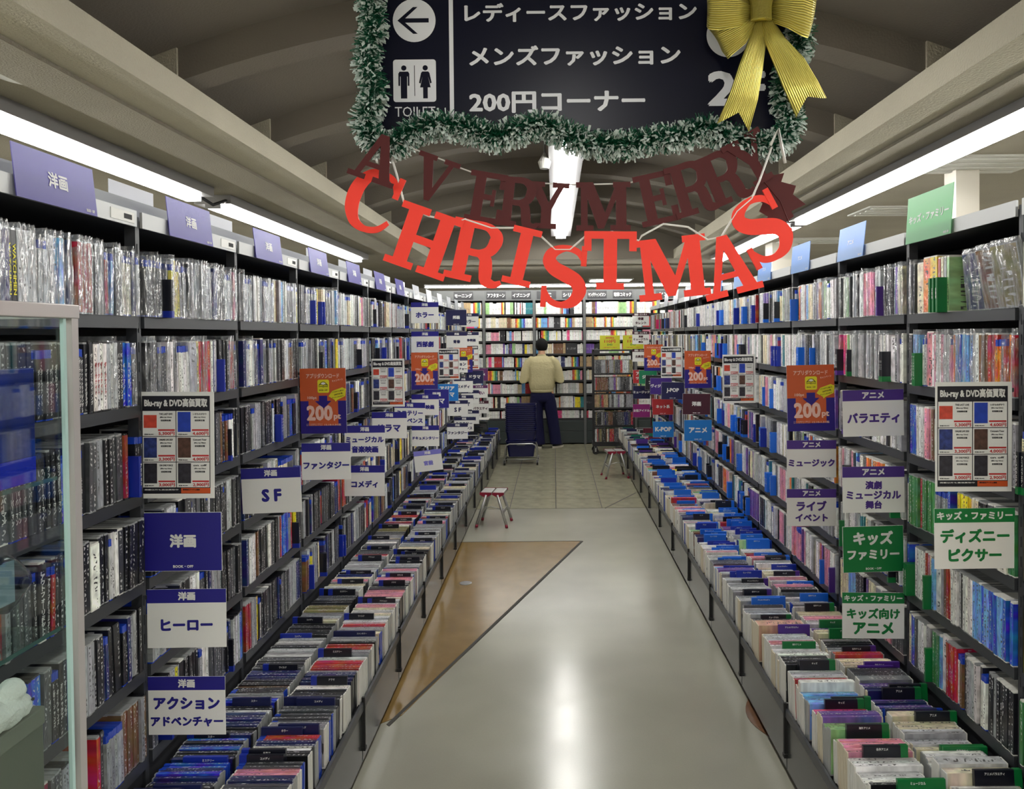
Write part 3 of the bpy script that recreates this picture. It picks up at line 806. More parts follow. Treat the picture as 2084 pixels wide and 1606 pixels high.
for i_, (yy_, cc_, tilt) in enumerate(((2.585, NAVY, .10), (2.44, BRN, .18), (2.33, OLV, .16))):
    M_ = frame(Vector((1.338 + .045 - .02 * i_, yy_, BOARDS[0] + .004)), (0, 1, 0), (-1, 0, 0), (0, 0, 1)) @ Matrix.Rotation(-tilt, 4, 'X')
    put('children_dvd_case', 'right', M_, .0148, .19, .136, cc_[0], cc_[1], 'clear', (0, 0, 95 + i_), sleeve=True, gloss=True)
    RECS[-1]['label'] = 'sleeved %s DVD case standing face-out on the nearest anime top shelf' % cc_[0]
M_ = frame(Vector((.876, 3.388, TRAY + .165)), (0, 0, 1), Vector((1, 0, 0)).cross(Vector((0, 0, 1))), (1, 0, 0))
put('bargain_disc_case', 'right', M_, .062, .205, .16, 'pale pink', rgb(206, 160, 140), 'cream', ('bin', 0, 500), gloss=False)
RECS[-1]['label'] = 'thick pinkish-beige box standing higher than the cases in the aisle row of the anime bin'
bykind = {}
for r in RECS:
    q = r['q']
    r['seen'] = q is not None and -12 < q[0] < 2096 and q[1] > -20 and q[1] < 1640
    if r['kind'] == 'blu_ray_case' and r['side'] == 'right': r['kind'] = 'anime_dvd_case' if r['M'].translation.y < 7.3 and r['M'].translation.y > 2.93 else ('music_dvd_case' if r['M'].translation.y > 7 else 'children_dvd_case')
    bykind.setdefault(r['kind'], []).append(r)
LIMIT = 300
# spines whose titles can be read near the glass cabinet
def retitle(row, yy, span, word, col, text, ink='white', shell=None, label=None, horizontal=False):
    c = [r for r in RECS if r['side'] == 'left' and r['where'][0] == row and r['kind'] in ('dvd_case', 'blu_ray_case', 'box_set') and yy <= r['M'].translation.y < yy + span]
    for r in c:
        r['word'], r['col'], r['title'], r['ink'], r['gloss'] = word, jit(col, .08), text, ink, False; r['horizontal'] = horizontal; r['sleeve'] = False
        if label: r['label'] = label
    return c
w_ = retitle(0, 1.735, .035, 'black', BLACK[1], 'WATCHMEN', 'yellow', horizontal=True)[:1]
for r_ in w_: r_['label'] = 'black DVD case with large yellow title down its spine, top shelf above the glass cabinet'
retitle(1, 1.70, .27, 'black', BLACK[1], 'ダークナイト')
retitle(1, 1.99, .06, 'black', BLACK[1], 'ダークナイト ライジング'.replace(' ', ''))
retitle(1, 2.05, .07, 'white', WHITE[1], 'ダークナイト', 'red')
retitle(1, 2.16, .04, 'black', BLACK[1], 'バットマンビギンズ')
retitle(1, 2.20, .04, 'blue', BLUE[1], 'バットマン')
retitle(2, 1.70, .1, 'dark grey', DGR[1], 'スーパーマン')
retitle(2, 1.83, .08, 'black', BLACK[1], 'ワンダーウーマン')
retitle(3, 1.80, .05, 'black', BLACK[1], 'アウトフォーリミット')
retitle(4, 1.85, .06, 'black', BLACK[1], 'オーシャンズ')
SLEEVES = [0]
white_ink = mat('white_ink', rgb(225, 225, 222), 0.6)
yellow_ink = mat('yellow_ink', rgb(236, 226, 50), 0.5); red_ink = mat('red_ink', rgb(170, 30, 40), 0.5)
for kind, rs in bykind.items():
    rs.sort(key=lambda r: (not r['seen'], r['dist'] * (1.0 + .35 * (r['side'] == 'left' and r['q'] is not None and r['q'][0] < 150))))
    for n, r in enumerate(rs):
        if n >= LIMIT or not r['seen']:
            r['stuff'] = True; continue
        r['stuff'] = False
        if kind == 'index_plate':
            o = add('index_plate', plate_mesh(r['plate'], r['t'], r['h'], r['d']), M=r['M'])
            if r['band']: add('colour_band', band_mesh(r['band'], r['t'], r['h'], r['d'], r['where'][0] == 'bin'), o)
            if r['dist'] < 6.0 and r['text']:
                tx = r['text'].replace(' ', '')
                if r['where'][0] == 'bin':
                    # on the side towards the camera, beside the spine
                    sgn = -1 if r['side'] == 'right' else 1
                    sgn = 1 if (r['M'].to_3x3() @ Vector((0, 1, 0))).y < 0 else -1
                    ey = Vector((1, 0, 0)); ez = Vector((0, sgn, 0)); ex = ey.cross(ez)
                    lettering(tx, .0072 * len(tx), .008, white_ink, o, M=frame((-.010, sgn * (r['t'] / 2 + .0008), r['h'] * .42), ex, ey, ez), bold=.03)
                else:
                    tv = '\n'.join(tx.replace('ー', '｜'))
                    hh = min(.0125 * len(tx), .085)
                    lettering(tv, .0075, hh, white_ink, o, M=frame((.0011, 0, r['h'] * .55), (0, 1, 0), (0, 0, 1), (1, 0, 0)), bold=.03)
        else:
            o = add(kind, case_mesh(r['t'], r['h'], r['d'], r['shell']), M=r['M'])
            top = .02 if r['shell'] == 'blue' else .005
            add('cover_insert', insert_mesh(r['t'], r['h'], r['d'], top, r['gloss']), o, color=r['col'])
            if r.get('title'):
                im = {'white': white_ink, 'yellow': yellow_ink, 'red': red_ink}[r['ink']]
                if r['horizontal']:
                    lettering(r['title'], r['h'] * .62, r['t'] * .72, im, o, M=frame((.0013, 0, r['h'] * .5), (0, 0, -1), (0, 1, 0), (1, 0, 0)), bold=.03)
                else:
                    tv = '\n'.join(r['title'].replace('ー', '｜'))
                    lettering(tv, r['t'] * .6, min(.0145 * len(r['title']), r['h'] * .72), im, o, M=frame((.0013, 0, r['h'] * .48), (0, 1, 0), (0, 0, 1), (1, 0, 0)), bold=.03)
            if r['sleeve'] and r['dist'] < 5.2:
                add('sleeve', sleeve_mesh(r['t'], r['h'], r['d']), o)
        tag(o, place_label(r), 'index plate' if kind == 'index_plate' else ('box set' if kind == 'box_set' else 'disc case'), GRP[kind])
# stuff
plate_att = print_material('plate_rows', 'attr', text=False)
m_plate, nt_, b_ = new_mat('plate_rows_plain')
at_ = N(nt_, 'ShaderNodeAttribute', attribute_name='Col'); nt_.links.new(at_.outputs['Color'], b_.inputs['Base Color']); b_.inputs['Roughness'].default_value = .3
for kind, rs in bykind.items():
    for side in ('left', 'right'):
        rr = [r for r in rs if r['stuff'] and r['side'] == side]
        if not rr: continue
        mb = MB(); n = 0
        for r in rr:
            n += 1; t, h, d, M = r['t'], r['h'], r['d'], r['M']
            if kind == 'index_plate':
                mb.cur = r['col']; mb.box(-d, 0, -t / 2, t / 2, 0, h, 0, M)
                if r['band']:
                    mb.cur = plate_cols[r['band']]; tp = r['where'][0] == 'bin'
                    mb.box(-d, .0006, -t / 2 - .0006, t / 2 + .0006, h - .02 if tp else -.0006, h + .0006 if tp else .02, 0, M)
                continue
            sc_ = {'clear': rgb(150, 152, 152), 'black': rgb(26, 26, 30), 'blue': rgb(28, 62, 168), 'white': rgb(214, 213, 206), 'cream': rgb(206, 196, 172)}[r['shell']]
            top = .02 if r['shell'] == 'blue' else .005
            mb.cur = sc_; mb.box(-d, -.0004, -t / 2 + .0003, t / 2 - .0003, 0, h, 2, M, uvo=(n * 3, n * 7))
            mb.cur = r['col']; mb.box(-d + .006, 0, -t / 2, t / 2, .004, h - top, 1 if r['gloss'] else 0, M, uvo=(n * 3, n * 7))
        nm = {'index_plate': 'index_plate_rows'}.get(kind, kind + '_rows')
        o = build(nm, mb, [m_plate, m_plate, m_plate] if kind == 'index_plate' else [ins_att, ins_att_wrap, m_plate], colors=True)
        tag(o, '%s packed along the far part of the %s side' % ({'index_plate': 'index plates'}.get(kind, GRP[kind].split(' on ')[0].split(' in ')[0]), 'movie' if side == 'left' else 'anime'), None, None, 'stuff')
print('RECS', len(RECS), {k: (len(v), sum(not r['stuff'] for r in v)) for k, v in bykind.items()})
# ------------------------------------------------------------------ genre cards and posters hanging out from the uprights
card_white = mat('card_white', rgb(230, 230, 225), 0.45)
card_edge = clear_plastic('clear_holder', 0.10, (.95, .96, .97), 0)
inks = {'blue': mat('ink_blue', rgb(34, 30, 128), 0.45), 'purple': mat('ink_purple', rgb(72, 44, 128), 0.45), 'green': mat('ink_green', rgb(14, 116, 56), 0.45), 'navy': mat('ink_navy', rgb(26, 28, 74), 0.45),
        'cyan': mat('ink_cyan', rgb(24, 118, 196), 0.45), 'maroon': mat('ink_maroon', rgb(64, 18, 36), 0.45), 'plum': mat('ink_plum', rgb(92, 26, 92), 0.45), 'red': mat('ink_red', rgb(176, 42, 46), 0.45),
        'magenta': mat('ink_magenta', rgb(138, 30, 112), 0.45), 'teal': mat('ink_teal', rgb(26, 122, 84), 0.45), 'black': mat('ink_black', rgb(20, 20, 30), 0.45), 'white': mat('ink_white', rgb(226, 226, 222), 0.45),
        'orange': mat('ink_orange', rgb(200, 84, 38), 0.4), 'art_red': mat('art_red', rgb(196, 70, 52), .5, vary=.25, vscale=50), 'poster_red': mat('ink_poster_red', rgb(194, 88, 44), 0.4), 'deep_blue': mat('ink_deep_blue', rgb(36, 22, 120), 0.4), 'yellow': mat('ink_yellow', rgb(222, 214, 38), 0.4),
        'pinkish': mat('ink_pinkish', rgb(228, 190, 176), 0.5), 'price': mat('ink_price', rgb(190, 44, 44), 0.45), 'art_blue': mat('art_blue', rgb(34, 64, 168), 0.5, vary=.2, vscale=40), 'art_dark': mat('art_dark', rgb(46, 44, 52), 0.5, vary=.5, vscale=60),
        'art_brown': mat('art_brown', rgb(84, 58, 48), 0.5, vary=.5, vscale=60), 'art_stage': mat('art_stage', rgb(44, 58, 118), 0.5, vary=.6, vscale=60), 'violet': mat('ink_violet', rgb(62, 34, 124), 0.45), 'lilac': mat('ink_lit_violet', rgb(126, 124, 206), .45), 'yellow_green': mat('ink_yellow_green', rgb(196, 196, 44), .45)}
_sh = {}
def sheet(w, h, th=.0016, holder=True):
    k = (round(w, 3), round(h, 3), holder)
    if k not in _sh:
        mb = MB(); mb.box(-w / 2, w / 2, -h / 2, h / 2, -th / 2, th / 2); _sh[k] = mb.mesh('sheet', card_white)
    return _sh[k]
def rect(parent, x0, x1, y0, y1, m, z=.001, name='printed_block', th=.0003):
    k = ('r', round(x1 - x0, 4), round(y1 - y0, 4), m.name, th)
    if k not in _sh:
        mb = MB(); w, h = x1 - x0, y1 - y0; mb.box(-w / 2, w / 2, -h / 2, h / 2, -th, th); _sh[k] = mb.mesh(name, m)
    return add(name, _sh[k], parent, T((x0 + x1) / 2, (y0 + y1) / 2, z))
def poly_part(parent, pts, m, z, name, th=.0004):
    mb = MB(); mb.poly([(x, y, 0) for x, y in pts]); mb.poly([(x, y, th) for x, y in pts])
    n = len(pts)
    for i in range(n):
        a, b = pts[i], pts[(i + 1) % n]; mb.poly([(a[0], a[1], 0), (b[0], b[1], 0), (b[0], b[1], th), (a[0], a[1], th)])
    return build(name, mb, m, parent, weld=True, loc=(0, 0, z))
def hang(side, px, py, Y, rot=0.0):
    """Frame of a sheet centred on the measured point, standing out from the upright at depth Y."""
    return facing_camera(P(px, py, Y)) @ Matrix.Rotation(math.radians(rot), 4, 'Z') @ Matrix.Rotation(math.radians(R.uniform(-3, 3)), 4, 'Y')
def holder_clip(o, side, w, h, reach):
    s = -1 if side == 'left' else 1
    mb = MB(); mb.box(*sorted((s * (w / 2 - .005), s * (w / 2 + reach))), h / 2 - .03, h / 2 - .018, -.003, .0)
    build('clip', mb, steel_dark, o)
CW, CH = .232, .176
def genre_card(side, box, Y, head, body, ink, solid=None, rot=0, logo=False, headink=None, small=False, where=''):
    x0, y0, x1, y1 = box
    # the bay fixes the depth; the card keeps its real size and hangs where the photograph shows its centre
    px = (x0 + x1) / 2; py = (y0 + y1) / 2
    o = add('genre_card', sheet(CW, CH), M=hang(side, px, py, Y, rot))
    xa = abs(o.matrix_world.translation.x)
    holder_clip(o, side, CW, CH, max(.004, SIDES[side]['X'] - xa - CW / 2 + .004))
    body_m = inks[ink]
    if solid:
        rect(o, -CW / 2 + .001, CW / 2 - .001, -CH / 2 + .001, CH / 2 - .001, inks[ink], name='printed_face')
        tm = inks['white']; ya, yb = -CH * .3, CH * .42
        if len(body) == 1: ya, yb = -CH * .13, CH * .16
    else:
        rect(o, -CW / 2, CW / 2, CH / 2 - .041, CH / 2, inks[headink or ink], name='header_band')
        lettering(head, CW * .94, .026, inks['white'], o, 0, CH / 2 - .0205, .0016, bold=.05, keep=True)
        tm = body_m; ya, yb = -CH / 2 + .012, CH / 2 - .052
        if len(body) == 1: ya, yb = ya + .032, yb - .03
    n = len(body); hh = (yb - ya) / n
    for i, t in enumerate(body):
        w = CW * (.94 if len(t) > 5 else (.34 if len(t) <= 2 else .66 if len(t) < 5 else .86))
        lettering(t, w, hh * (.86 if n > 1 else 1), tm, o, 0, yb - hh * (i + .5), .0016, bold=.055, keep=True)
    if logo: lettering('BOOK・OFF', CW * .26, .012, inks['white'], o, 0, -CH / 2 + .014, .0016, bold=.04, keep=True)
    desc = '%s card %s, %s side' % ({'blue': 'solid blue', 'navy': 'solid navy', 'green': 'solid green', 'cyan': 'solid bright blue'}.get(ink, 'solid ' + ink) if solid else 'white genre', where, 'movie' if side == 'left' else 'anime')
    tag(o, desc, 'sign', 'genre cards hanging from the shelves')
    return o
YO = '洋画'; HO = '邦画'; AN = 'アニメ'
cards = [
 ('left', (293, 1043, 452, 1162), 2.31, None, ['洋画'], 'blue', 1, 0, True, None, 'with two white characters, nearest of the solid ones'),
 ('left', (303, 1199, 458, 1318), 2.31, YO, ['ヒーロー'], 'blue', 0, -.5, 0, None, 'with the word for hero under the solid blue one'),
 ('left', (300, 1375, 461, 1497), 2.31, YO, ['アクション', 'アドベンチャー'], 'blue', 0, 0, 0, None, 'reading action adventure, lowest of the nearest upright'),
 ('left', (490, 950, 615, 1046), 3.0, YO, ['S F'], 'blue', 0, 2.0, 0, None, 'with blue band reading SF at the second upright'),
 ('left', (614, 902, 714, 976), 3.71, YO, ['ファンタジー'], 'blue', 0, 0, 0, None, 'reading fantasy below the nearest orange poster'),
 ('left', (703, 868, 782, 927), 4.43, YO, ['ミュージカル', '音楽映画'], 'blue', 0, 0, 0, None, 'for musical and music films'),
 ('left', (703, 948, 781, 1009), 4.43, YO, ['コメディ'], 'blue', 0, 0, 0, None, 'for comedy below the musical one'),
 ('left', (757, 838, 828, 893), 5.14, YO, ['ドラマ'], 'blue', 0, 0, 0, None, 'for drama below a buyback poster'),
 ('left', (802, 820, 866, 866), 5.85, YO, ['ミステリー', 'サスペンス'], 'blue', 0, -1, 0, None, 'for mystery and suspense with a blue band'),
 ('left', (837, 615, 892, 658), 6.56, YO, ['ホラー'], 'blue', 0, 0, 0, None, 'for horror with a blue band near the top board'),
 ('left', (837, 675, 893, 717), 6.56, YO, ['西部劇'], 'blue', 0, 0, 0, None, 'for westerns just above an orange poster'),
 ('left', (838, 803, 893, 845), 6.56, YO, ['戦争映画'], 'blue', 0, 0, 0, None, 'for war films just below an orange poster'),
 ('left', (838, 866, 894, 908), 6.56, YO, ['ドキュメンタリー'], 'blue', 0, 0, 0, None, 'for documentaries'),
 ('left', (843, 916, 900, 959), 6.5, YO, ['官能'], 'lilac', 0, 6, 0, None, 'tilted and brightly lit above the bin'),  # bright light on this card is put into its paler ink
 ('left', (861, 791, 916, 832), 7.27, None, ['洋画', 'ドラマ'], 'blue', 1, 0, True, None, 'for drama, partly behind a white card'),
 ('left', (885, 780, 935, 818), 7.98, None, ['アジア', 'ドラマ'], 'cyan', 1, 0, 0, None, 'for Asian drama'),
 ('left', (908, 631, 949, 662), 8.69, None, ['邦画'], 'navy', 1, 0, True, None, 'with two white characters near the top'),
 ('left', (909, 676, 950, 708), 8.69, HO, ['青春'], 'navy', 0, 0, 0, None, 'for youth films under the solid navy one'),
 ('left', (910, 727, 951, 758), 8.69, HO, ['アクション', 'アドベンチャー'], 'navy', 0, 0, 0, None, 'for Japanese action, in front of an orange poster'),
 ('left', (912, 815, 951, 846), 8.69, HO, ['S F'], 'navy', 0, 0, 0, None, 'with navy band reading SF'),
 ('left', (910, 862, 952, 893), 8.69, HO, ['ファンタジー'], 'navy', 0, 0, 0, None, 'with navy band for fantasy, far along'),
 ('left', (922, 768, 964, 799), 9.40, HO, ['コメディ'], 'navy', 0, 0, 0, None, 'with navy band for comedy'),
 ('left', (924, 804, 964, 834), 9.40, HO, ['ドラマ'], 'navy', 0, 0, 0, None, 'with navy band for drama'),
 ('left', (925, 848, 964, 879), 9.40, HO, ['ミステリー', 'サスペンス'], 'navy', 0, 0, 0, None, 'with navy band for mystery'),
 ('left', (937, 638, 975, 665), 10.11, HO, ['ホラー'], 'navy', 0, 0, 0, None, 'with navy band for horror'),
 ('left', (937, 676, 975, 703), 10.11, HO, ['戦争映画'], 'navy', 0, 0, 0, None, 'with navy band for war films'),
 ('left', (938, 794, 976, 822), 10.11, HO, ['コメディー'], 'navy', 0, 0, 0, None, 'with navy band, second from the end of the row'),
 ('left', (938, 836, 976, 862), 10.11, HO, ['時代劇'], 'navy', 0, 0, 0, None, 'with navy band for period films'),
 ('left', (948, 755, 985, 780), 10.4, None, ['ドラマ'], 'navy', 1, 0, 0, None, 'for drama near the far end'),
 ('left', (958, 750, 994, 775), 10.80, None, ['エンタメ'], 'plum', 1, 0, 0, None, 'for entertainment at the far end'),
 ('left', (957, 785, 994, 809), 10.80, 'エンタメ', ['お笑い'], 'plum', 0, 0, 0, None, 'with plum band for comedy acts at the far end'),
 ('left', (960, 816, 995, 841), 10.80, 'エンタメ', ['バラエティ'], 'maroon', 0, 0, 0, None, 'with maroon band for variety at the far end'),
 ('right', (1902, 1034, 2065, 1158), 2.245, 'キッズ・ファミリー', ['ディズニー', 'ピクサー'], 'green', 0, .5, 0, None, 'with green band, two words, nearest upright'),
 ('right', (1716, 795, 1838, 886), 2.94, AN, ['バラエティ'], 'purple', 0, 1, 0, None, 'with purple band for variety anime'),
 ('right', (1717, 950, 1838, 1043), 2.94, AN, ['演劇', 'ミュージカル', '舞台'], 'purple', 0, .6, 0, None, 'with purple band for stage and musical anime'),
 ('right', (1717, 1072, 1837, 1163), 2.94, None, ['キッズ', 'ファミリー'], 'green', 1, 1, True, None, 'for kids and family'),
 ('right', (1716, 1208, 1838, 1298), 2.94, 'キッズ・ファミリー', ['キッズ向け', 'アニメ'], 'green', 0, 0, 0, None, 'with green band for children\'s anime, lowest one'),
 ('right', (1603, 896, 1700, 972), 3.66, AN, ['ミュージック'], 'purple', 0, 0, 0, None, 'with purple band for music anime'),
 ('right', (1603, 996, 1700, 1070), 3.66, AN, ['ライブ', 'イベント'], 'purple', 0, 0, 0, None, 'with purple band for live events'),
 ('right', (1393, 855, 1448, 897), 6.50, None, ['アニメ'], 'cyan', 1, 0, True, None, 'for anime in the middle of the row'),
 ('right', (1393, 801, 1442, 844), 6.52, None, ['洋楽'], 'maroon', 1, -1, True, None, 'for western music below an orange poster'),
 ('right', (1347, 779, 1391, 812), 7.92, None, ['J-POP'], 'navy', 1, -1, True, None, 'for Japanese pop'),
 ('right', (1324, 770, 1366, 802), 8.3, None, ['ヴィジュアル'], 'violet', 1, -1, 0, None, 'partly behind the navy one'),
 ('right', (1328, 813, 1370, 843), 8.61, None, ['ネット系'], 'red', 1, 0, True, None, 'for internet music'),
 ('right', (1329, 858, 1371, 890), 8.61, None, ['K-POP'], 'cyan', 1, 0, True, None, 'for Korean pop'),
 ('right', (1313, 765, 1353, 793), 9.3, None, ['フォーク'], 'black', 1, -2, 0, None, 'for folk music'),
 ('right', (1299, 754, 1338, 781), 10.0, None, ['ジャズ'], 'teal', 1, 0, 0, None, 'for jazz'),
 ('right', (1287, 754, 1325, 779), 10.3, None, ['アジア', 'ワールド'], 'red', 1, 0, 0, None, 'for Asian music'),
 ('right', (1287, 786, 1324, 811), 10.4, None, ['ミュージック'], 'navy', 1, 0, 0, None, 'for music at the far end'),
 ('right', (1287, 824, 1324, 848), 10.4, None, ['女性アイドル'], 'magenta', 1, 0, 0, None, 'for idols at the far end'),
 ('right', (1286, 638, 1322, 662), 10.70, '芸能・エンタメ', ['俳優', 'タレント'], 'maroon', 0, 0, 0, None, 'with maroon band for actors, far end'),
 ('right', (1286, 675, 1322, 700), 10.70, '芸能・エンタメ', ['演劇', 'ミュージカル', '舞台'], 'maroon', 0, 0, 0, None, 'with maroon band for stage shows, far end'),
 ('right', (1286, 711, 1322, 735), 10.70, '芸能・エンタメ', ['古典芸能'], 'maroon', 0, 0, 0, None, 'with maroon band for classical arts, far end'),
]
for c in cards:
    side, box, Y, head, body, ink, solid, rot, logo, hi, where = c
    genre_card(side, box, Y, head, body, ink, solid, rot, logo, hi, where=where)

PW, PH = .218, .318
def buyback_poster(side, px, py, Y, where, full=True, rot=0):
    M = hang(side, px, py, Y, rot)
    o = add('buyback_poster', sheet(PW, PH), M=M)
    W, H = PW / 2, PH / 2
    holder_clip(o, side, PW, PH, max(.004, SIDES[side]['X'] - abs(M.translation.x) - W + .004))
    x0, x1 = -W + .006, W - .012; y0, y1 = -H + .014, H - .012
    rect(o, x0, x1, y1 - .044, y1, inks['black'], name='title_band')
    lettering('Blu-ray & DVD高価買取', (x1 - x0) * .93, .030, inks['white'], o, (x0 + x1) / 2, y1 - .022, .0016, bold=.045)
    rect(o, x0, x1, y0, y0 + .018, inks['black'], name='foot_band')
    rect(o, x0 + (x1 - x0) * .57, x1, y0 + .001, y0 + .017, inks['orange'], z=.0014, name='foot_block')
    lettering('買取強化アイテム情報', (x1 - x0) * .25, .005, inks['black'], o, x0 + (x1 - x0) * .72, y0 + .012, .002, bold=.03)
    lettering('掲載以外も高価買取中', (x1 - x0) * .5, .004, inks['white'], o, x0 + (x1 - x0) * .28, y0 + .012, .002, bold=.02)
    ya = y0 + .018; yb = y1 - .044; rh = (yb - ya) / 3
    mb = MB()
    for i in range(4): mb.box(x0, x1, ya + i * rh - .0009, ya + i * rh + .0009, -.0003, .0003)
    for x in (x0 + .0007, (x0 + x1) / 2, x1 - .0007): mb.box(x - .0009, x + .0009, ya, yb, -.0004, .0004)
    build('grid_lines', mb, inks['black'], o, loc=(0, 0, .0012))
    data = [('5,300', 'art_red', 'THE LAST LIVE'), ('4,600', 'art_blue', 'いきものがかり'), ('3,300', 'art_stage', 'ONLINE LIVE 2020'), ('4,000', 'art_brown', 'Concert Tour'), ('3,000', 'art_dark', 'ON ONE FORCE'), ('2,900', 'art_dark', 'on off')]
    cw = (x1 - x0) / 2
    for i, (pr, art, ttl) in enumerate(data):
        cx = x0 + (i % 2) * cw; cy = yb - (i // 2 + 1) * rh
        ah = rh * (.5 if i == 0 else .78)
        rect(o, cx + .005, cx + cw * .43, cy + rh * (.33 if i == 0 else .17), cy + rh * (.33 if i == 0 else .17) + ah, inks[art], z=.0012, name='cover_picture')
        rect(o, cx + cw * .47, cx + cw * .96, cy + rh * .215, cy + rh * .275, inks['price'], z=.0012, name='price_bar')
        lettering(pr + '円', cw * .47, rh * .15, inks['price'], o, cx + cw * .72, cy + rh * .11, .0013, bold=.03)
        if full:
            lettering(ttl, cw * .40, rh * .07, inks['black'], o, cx + cw * .70, cy + rh * .87, .0013, bold=.03)
            lettering('(Blu-ray Disc)', cw * .34, rh * .06, inks['black'], o, cx + cw * .70, cy + rh * .74, .0013, bold=.03)
            lettering('初回限定盤', cw * .3, rh * .07, inks['black'], o, cx + cw * .70, cy + rh * .62, .0013, bold=.03)
            lettering('定価 ¥8,000', cw * .27, rh * .05, inks['black'], o, cx + cw * .2, cy + rh * .08, .0013, bold=.03)
    tag(o, 'white buyback price poster with black heading, ' + where, 'poster', 'buyback price posters')
    return o
buyback_poster('left', 361, 906, 2.31, 'at the nearest upright of the movie side', rot=-.6)
buyback_poster('left', 790, 779, 5.14, 'above the drama card', rot=0)
buyback_poster('left', 914, 741, 7.98, 'beside a small orange poster on the movie side', full=False)
buyback_poster('left', 958, 727, 10.11, 'farthest one on the movie side', full=False)
buyback_poster('right', 1981, 889, 2.245, 'nearest one on the anime side')
buyback_poster('right', 1504, 771, 5.08, 'halfway along the anime side')
buyback_poster('right', 1367, 737, 7.92, 'between two orange posters on the anime side', full=False)
def app_poster(side, px, py, Y, where, rot=0):
    M = hang(side, px, py, Y, rot)
    w, h = .222, .312
    o = add('campaign_poster', sheet(w, h), M=M); W, H = w / 2, h / 2
    holder_clip(o, side, w, h, max(.004, SIDES[side]['X'] - abs(M.translation.x) - W + .004))
    rect(o, -W, W, -H, H, inks['deep_blue'], z=.001, name='blue_ground')
    rect(o, -W, W, 0, H, inks['poster_red'], z=.0013, name='orange_ground')
    def X(u): return -W + u * w
    def Yv(v): return H - v * h
    poly_part(o, [(X(.18), Yv(.50)), (X(.82), Yv(.50)), (X(.82), Yv(.88)), (X(.18), Yv(.88))], inks['poster_red'], .0014, 'orange_block')
    poly_part(o, [(X(.41), Yv(.42)), (X(.59), Yv(.42)), (X(.59), Yv(.50)), (X(.68), Yv(.50)), (X(.50), Yv(.62)), (X(.32), Yv(.50)), (X(.41), Yv(.50))], inks['deep_blue'], .0019, 'arrow')
    lettering('アプリダウンロード', w * .72, h * .075, inks['pinkish'], o, X(.50), Yv(.115), .002, bold=.03)
    lettering('キャンペーン', w * .24, h * .035, inks['pinkish'], o, X(.82), Yv(.185), .002, bold=.03, M=T(X(.82), Yv(.185), .002) @ Matrix.Rotation(.18, 4, 'Z'))
    # app icon with an open book
    pts = []
    for cx, cy, a0 in ((.60, .20, 0), (.42, .20, 90), (.42, .35, 180), (.60, .35, 270)):
        for q in range(5):
            a = math.radians(a0 + q * 22.5); pts.append((X(cx) + .008 * math.cos(a), Yv(cy) + .008 * math.sin(a)))
    poly_part(o, pts, inks['yellow'], .0016, 'icon')
    cx, cy = X(.51), Yv(.26)
    mb = MB()
    fan = [(cx + .017 * math.cos(math.radians(a)), cy + .016 * math.sin(math.radians(a)), 0) for a in range(0, 181, 20)]
    mb.tube(fan, .0012, 4)
    mb.tube([(cx, cy - .008, 0), (cx - .008, cy - .004, 0), (cx - .021, cy - .007, 0), (cx - .021, cy + .003, 0), (cx - .008, cy + .005, 0), (cx, cy, 0), (cx + .008, cy + .005, 0), (cx + .021, cy + .003, 0), (cx + .021, cy - .007, 0), (cx + .008, cy - .004, 0), (cx, cy - .008, 0), (cx, cy, 0)], .0012, 4)
    build('book_mark', mb, inks['black'], o, loc=(0, 0, .0026))
    poly_part(o, [(cx + .011 * math.cos(math.radians(a)), cy + .004 + .010 * math.sin(math.radians(a))) for a in range(0, 181, 20)], inks['white'], .0021, 'book_light')
    lettering('BOOK・OFF', w * .18, h * .018, inks['black'], o, X(.51), Yv(.335), .0022, bold=.03)
    lettering('100pt', w * .2, h * .055, inks['pinkish'], o, X(.26), Yv(.455), .0022, bold=.03)
    poly_part(o, [(X(.62), Yv(.43)), (X(.70), Yv(.35)), (X(.92), Yv(.295)), (X(1.0), Yv(.32)), (X(.98), Yv(.43)), (X(.80), Yv(.49)), (X(.77), Yv(.515)), (X(.75), Yv(.485))], inks['yellow'], .0022, 'speech_bubble')
    for t, u, v, ww in (('アプリはすぐに使える', .82, .355, .26), ('200円お得、', .84, .395, .2), ('ゲットしちゃおう!', .82, .44, .26)):
        lettering(t, w * ww, h * .024, inks['black'], o, M=T(X(u), Yv(v), .003) @ Matrix.Rotation(.2, 4, 'Z'), bold=.02)
    lettering('200', w * .57, h * .235, inks['pinkish'], o, X(.42), Yv(.685), .0026, bold=.045)
    lettering('pt', w * .16, h * .10, inks['pinkish'], o, X(.80), Yv(.755), .0026, bold=.045)
    lettering('12.10-1.31迄', w * .36, h * .032, inks['pinkish'], o, X(.70), Yv(.865), .0026, bold=.03)
    lettering('アプリ会員証のご提示で', w * .35, h * .014, inks['pinkish'], o, X(.30), Yv(.855), .0026, bold=.02)
    lettering('ポイントをプレゼントします', w * .35, h * .014, inks['pinkish'], o, X(.30), Yv(.875), .0026, bold=.02)
    tag(o, 'orange and blue campaign poster with large 200, ' + where, 'poster', 'orange campaign posters')
    return o
app_poster('left', 658, 816, 3.71, 'nearest one on the movie side', rot=.5)
app_poster('left', 864, 755, 6.56, 'between two white cards on the movie side')
app_poster('left', 943, 732, 9.40, 'farthest one on the movie side')
app_poster('right', 1650, 810, 3.66, 'nearest one on the anime side', rot=1)
app_poster('right', 1420, 752, 6.5, 'middle one of the anime side')
app_poster('right', 1330, 728, 9.2, 'farthest one on the anime side')

